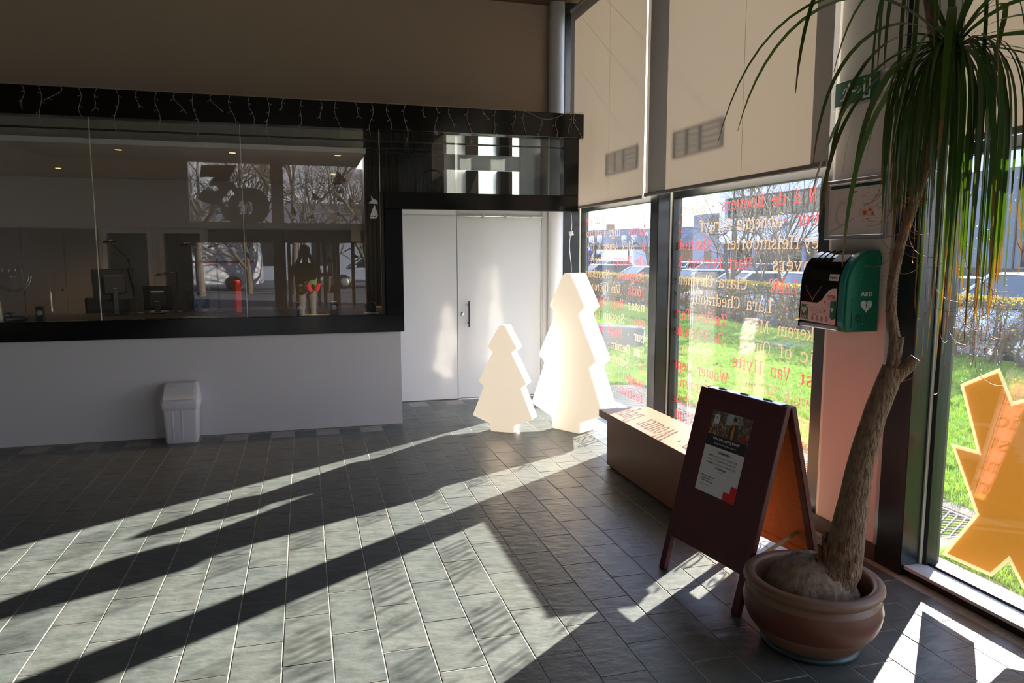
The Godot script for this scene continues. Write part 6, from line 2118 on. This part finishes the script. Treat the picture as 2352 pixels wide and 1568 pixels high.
func build_photographer() -> void:
	var p := thing("person", "person in an olive sweater and grey trousers holding a camera to the face", "person", Vector3(0.02, 0, 0))
	var pm := mat("person_cloth", Color(1, 1, 1), 0.85)
	pm.vertex_color_use_as_albedo = true
	var B := []
	for s in [-1.0, 1.0]:
		B.append_array([
			[Vector3(0.08 * s, 1.00, 0.41), Vector3(0.10 * s, 1.36, 0.40), 0.115, 0.112],
			[Vector3(0.10 * s, 1.38, 0.40), Vector3(0.185 * s, 1.40, 0.40), 0.075, 0.068],
			[Vector3(0.19 * s, 1.40, 0.40), Vector3(0.265 * s, 1.24, 0.24), 0.062, 0.050],
			[Vector3(0.265 * s, 1.24, 0.24), Vector3(0.105 * s, 1.54, 0.125), 0.048, 0.034],
			[Vector3(0.105 * s, 1.54, 0.125), Vector3(0.082 * s, 1.60, 0.10), 0.028, 0.032],
			[Vector3(0.09 * s, 0.94, 0.41), Vector3(0.105 * s, 0.50, 0.39), 0.098, 0.064],
			[Vector3(0.105 * s, 0.50, 0.39), Vector3(0.12 * s, 0.10, 0.42), 0.064, 0.045],
			[Vector3(0.12 * s, 0.055, 0.44), Vector3(0.135 * s, 0.045, 0.27), 0.048, 0.038],
			[Vector3(0.078 * s, 1.665, 0.225), Vector3(0.082 * s, 1.645, 0.235), 0.016, 0.012],
		])
		for k in 4:
			B.append([Vector3(0.082 * s, 1.60 + 0.016 * k, 0.100), Vector3(0.070 * s, 1.612 + 0.018 * k, 0.072), 0.010, 0.009])
			B.append([Vector3(0.070 * s, 1.612 + 0.018 * k, 0.072), Vector3(0.045 * s, 1.614 + 0.018 * k, 0.066), 0.009, 0.008])
		B.append([Vector3(0.085 * s, 1.595, 0.11), Vector3(0.05 * s, 1.600, 0.108), 0.011, 0.009])
	B.append([Vector3(0, 0.98, 0.41), Vector3(0, 1.34, 0.40), 0.12, 0.12])
	B.append([Vector3(0, 1.42, 0.39), Vector3(0, 1.54, 0.31), 0.058, 0.055])
	B.append([Vector3(0, 1.70, 0.245), Vector3(0, 1.63, 0.22), 0.088, 0.070])
	B.append([Vector3(0, 1.575, 0.20), Vector3(0, 1.63, 0.21), 0.045, 0.060])
	B.append([Vector3(0, 1.665, 0.155), Vector3(0, 1.635, 0.138), 0.010, 0.014])
	var paint := func(q: Vector3) -> Color:
		if q.y > 1.50 and (absf(q.x) < 0.12 and q.z < 0.34) and not (q.z > 0.135 and absf(q.x) > 0.095):
			return Color(0.42, 0.26, 0.19)
		if q.y > 0.97:
			return Color(0.115, 0.125, 0.035)
		if q.y > 0.085:
			return Color(0.105, 0.10, 0.095)
		return Color(0.03, 0.025, 0.02)
	part("body", nets(B, 0.014, Vector3(-0.36, 0.0, 0.02), Vector3(0.36, 1.84, 0.58), paint), pm, p)
	mat("hair", Color(0.12, 0.10, 0.09), 0.9)
	part("hair", lathem([Vector2(0.0, 0.100), Vector2(0.05, 0.088), Vector2(0.082, 0.055), Vector2(0.094, 0.010), Vector2(0.088, -0.04), Vector2(0.06, -0.07)], 20, Vector3(0, 1.705, 0.268), Basis(Vector3.RIGHT, 0.35)), M.hair, p)
	mat("eye_dark", Color(0.08, 0.06, 0.05), 0.3)
	for s in [-1.0, 1.0]:
		part("eye", lathem([Vector2(0.0, 0.008), Vector2(0.010, 0.003), Vector2(0.011, -0.004)], 10, Vector3(0.032 * s, 1.672, 0.158), Basis(Vector3.RIGHT, -PI / 2)), M.eye_dark, p)
	part("mouth", bxm(Vector3(0, 1.592, 0.152), Vector3(0.045, 0.007, 0.008), 0.003), M.vinyl_maroon, p)
	mat("hem_yellow", Color(0.78, 0.78, 0.12), 0.8)
	part("shirt_hem", bxm(Vector3(-0.06, 0.965, 0.288), Vector3(0.11, 0.05, 0.012), 0.005), M.hem_yellow, p)
	var strap := []
	for i in 15:
		var u := i / 14.0
		strap.append(Vector3(-0.15 + 0.30 * u, 1.43 - 0.36 * sin(PI * u), 0.375 - 0.11 * sin(PI * u)))
	part("camera_strap", tubem(strap, 0.010, 6), M.black_satin, p)
	var cam := thing("handheld_camera", "small black camera held up in front of the photographer", "camera", Vector3(0.02, 1.615, 0.075))
	part("body", bxm(Vector3(0, 0.035, 0), Vector3(0.10, 0.065, 0.022), 0.006), M.black_satin, cam)
	part("screen", bxm(Vector3(0, 0.035, 0.012), Vector3(0.075, 0.05, 0.002), 0.0), M.car_glass, cam)
	mat("mitten_red", Color(0.75, 0.05, 0.07), 0.9)
	var mt := thing("red_mittens", "pair of red mittens held at the waist of the photographer", "mittens", Vector3(0.13, 0.93, 0.22))
	for k in 2:
		var x := 0.085 * k - 0.02
		part("mitten", loft_rect([[0.0, 0.05, 0.035, 0.015], [0.03, 0.085, 0.055, 0.025], [0.09, 0.09, 0.06, 0.028], [0.12, 0.07, 0.05, 0.024], [0.16, 0.072, 0.052, 0.025]]), M.mitten_red, mt, Vector3(x, 0.01 * k, 0.02 * k), Vector3(0, 0, 0.5 - 0.9 * k))
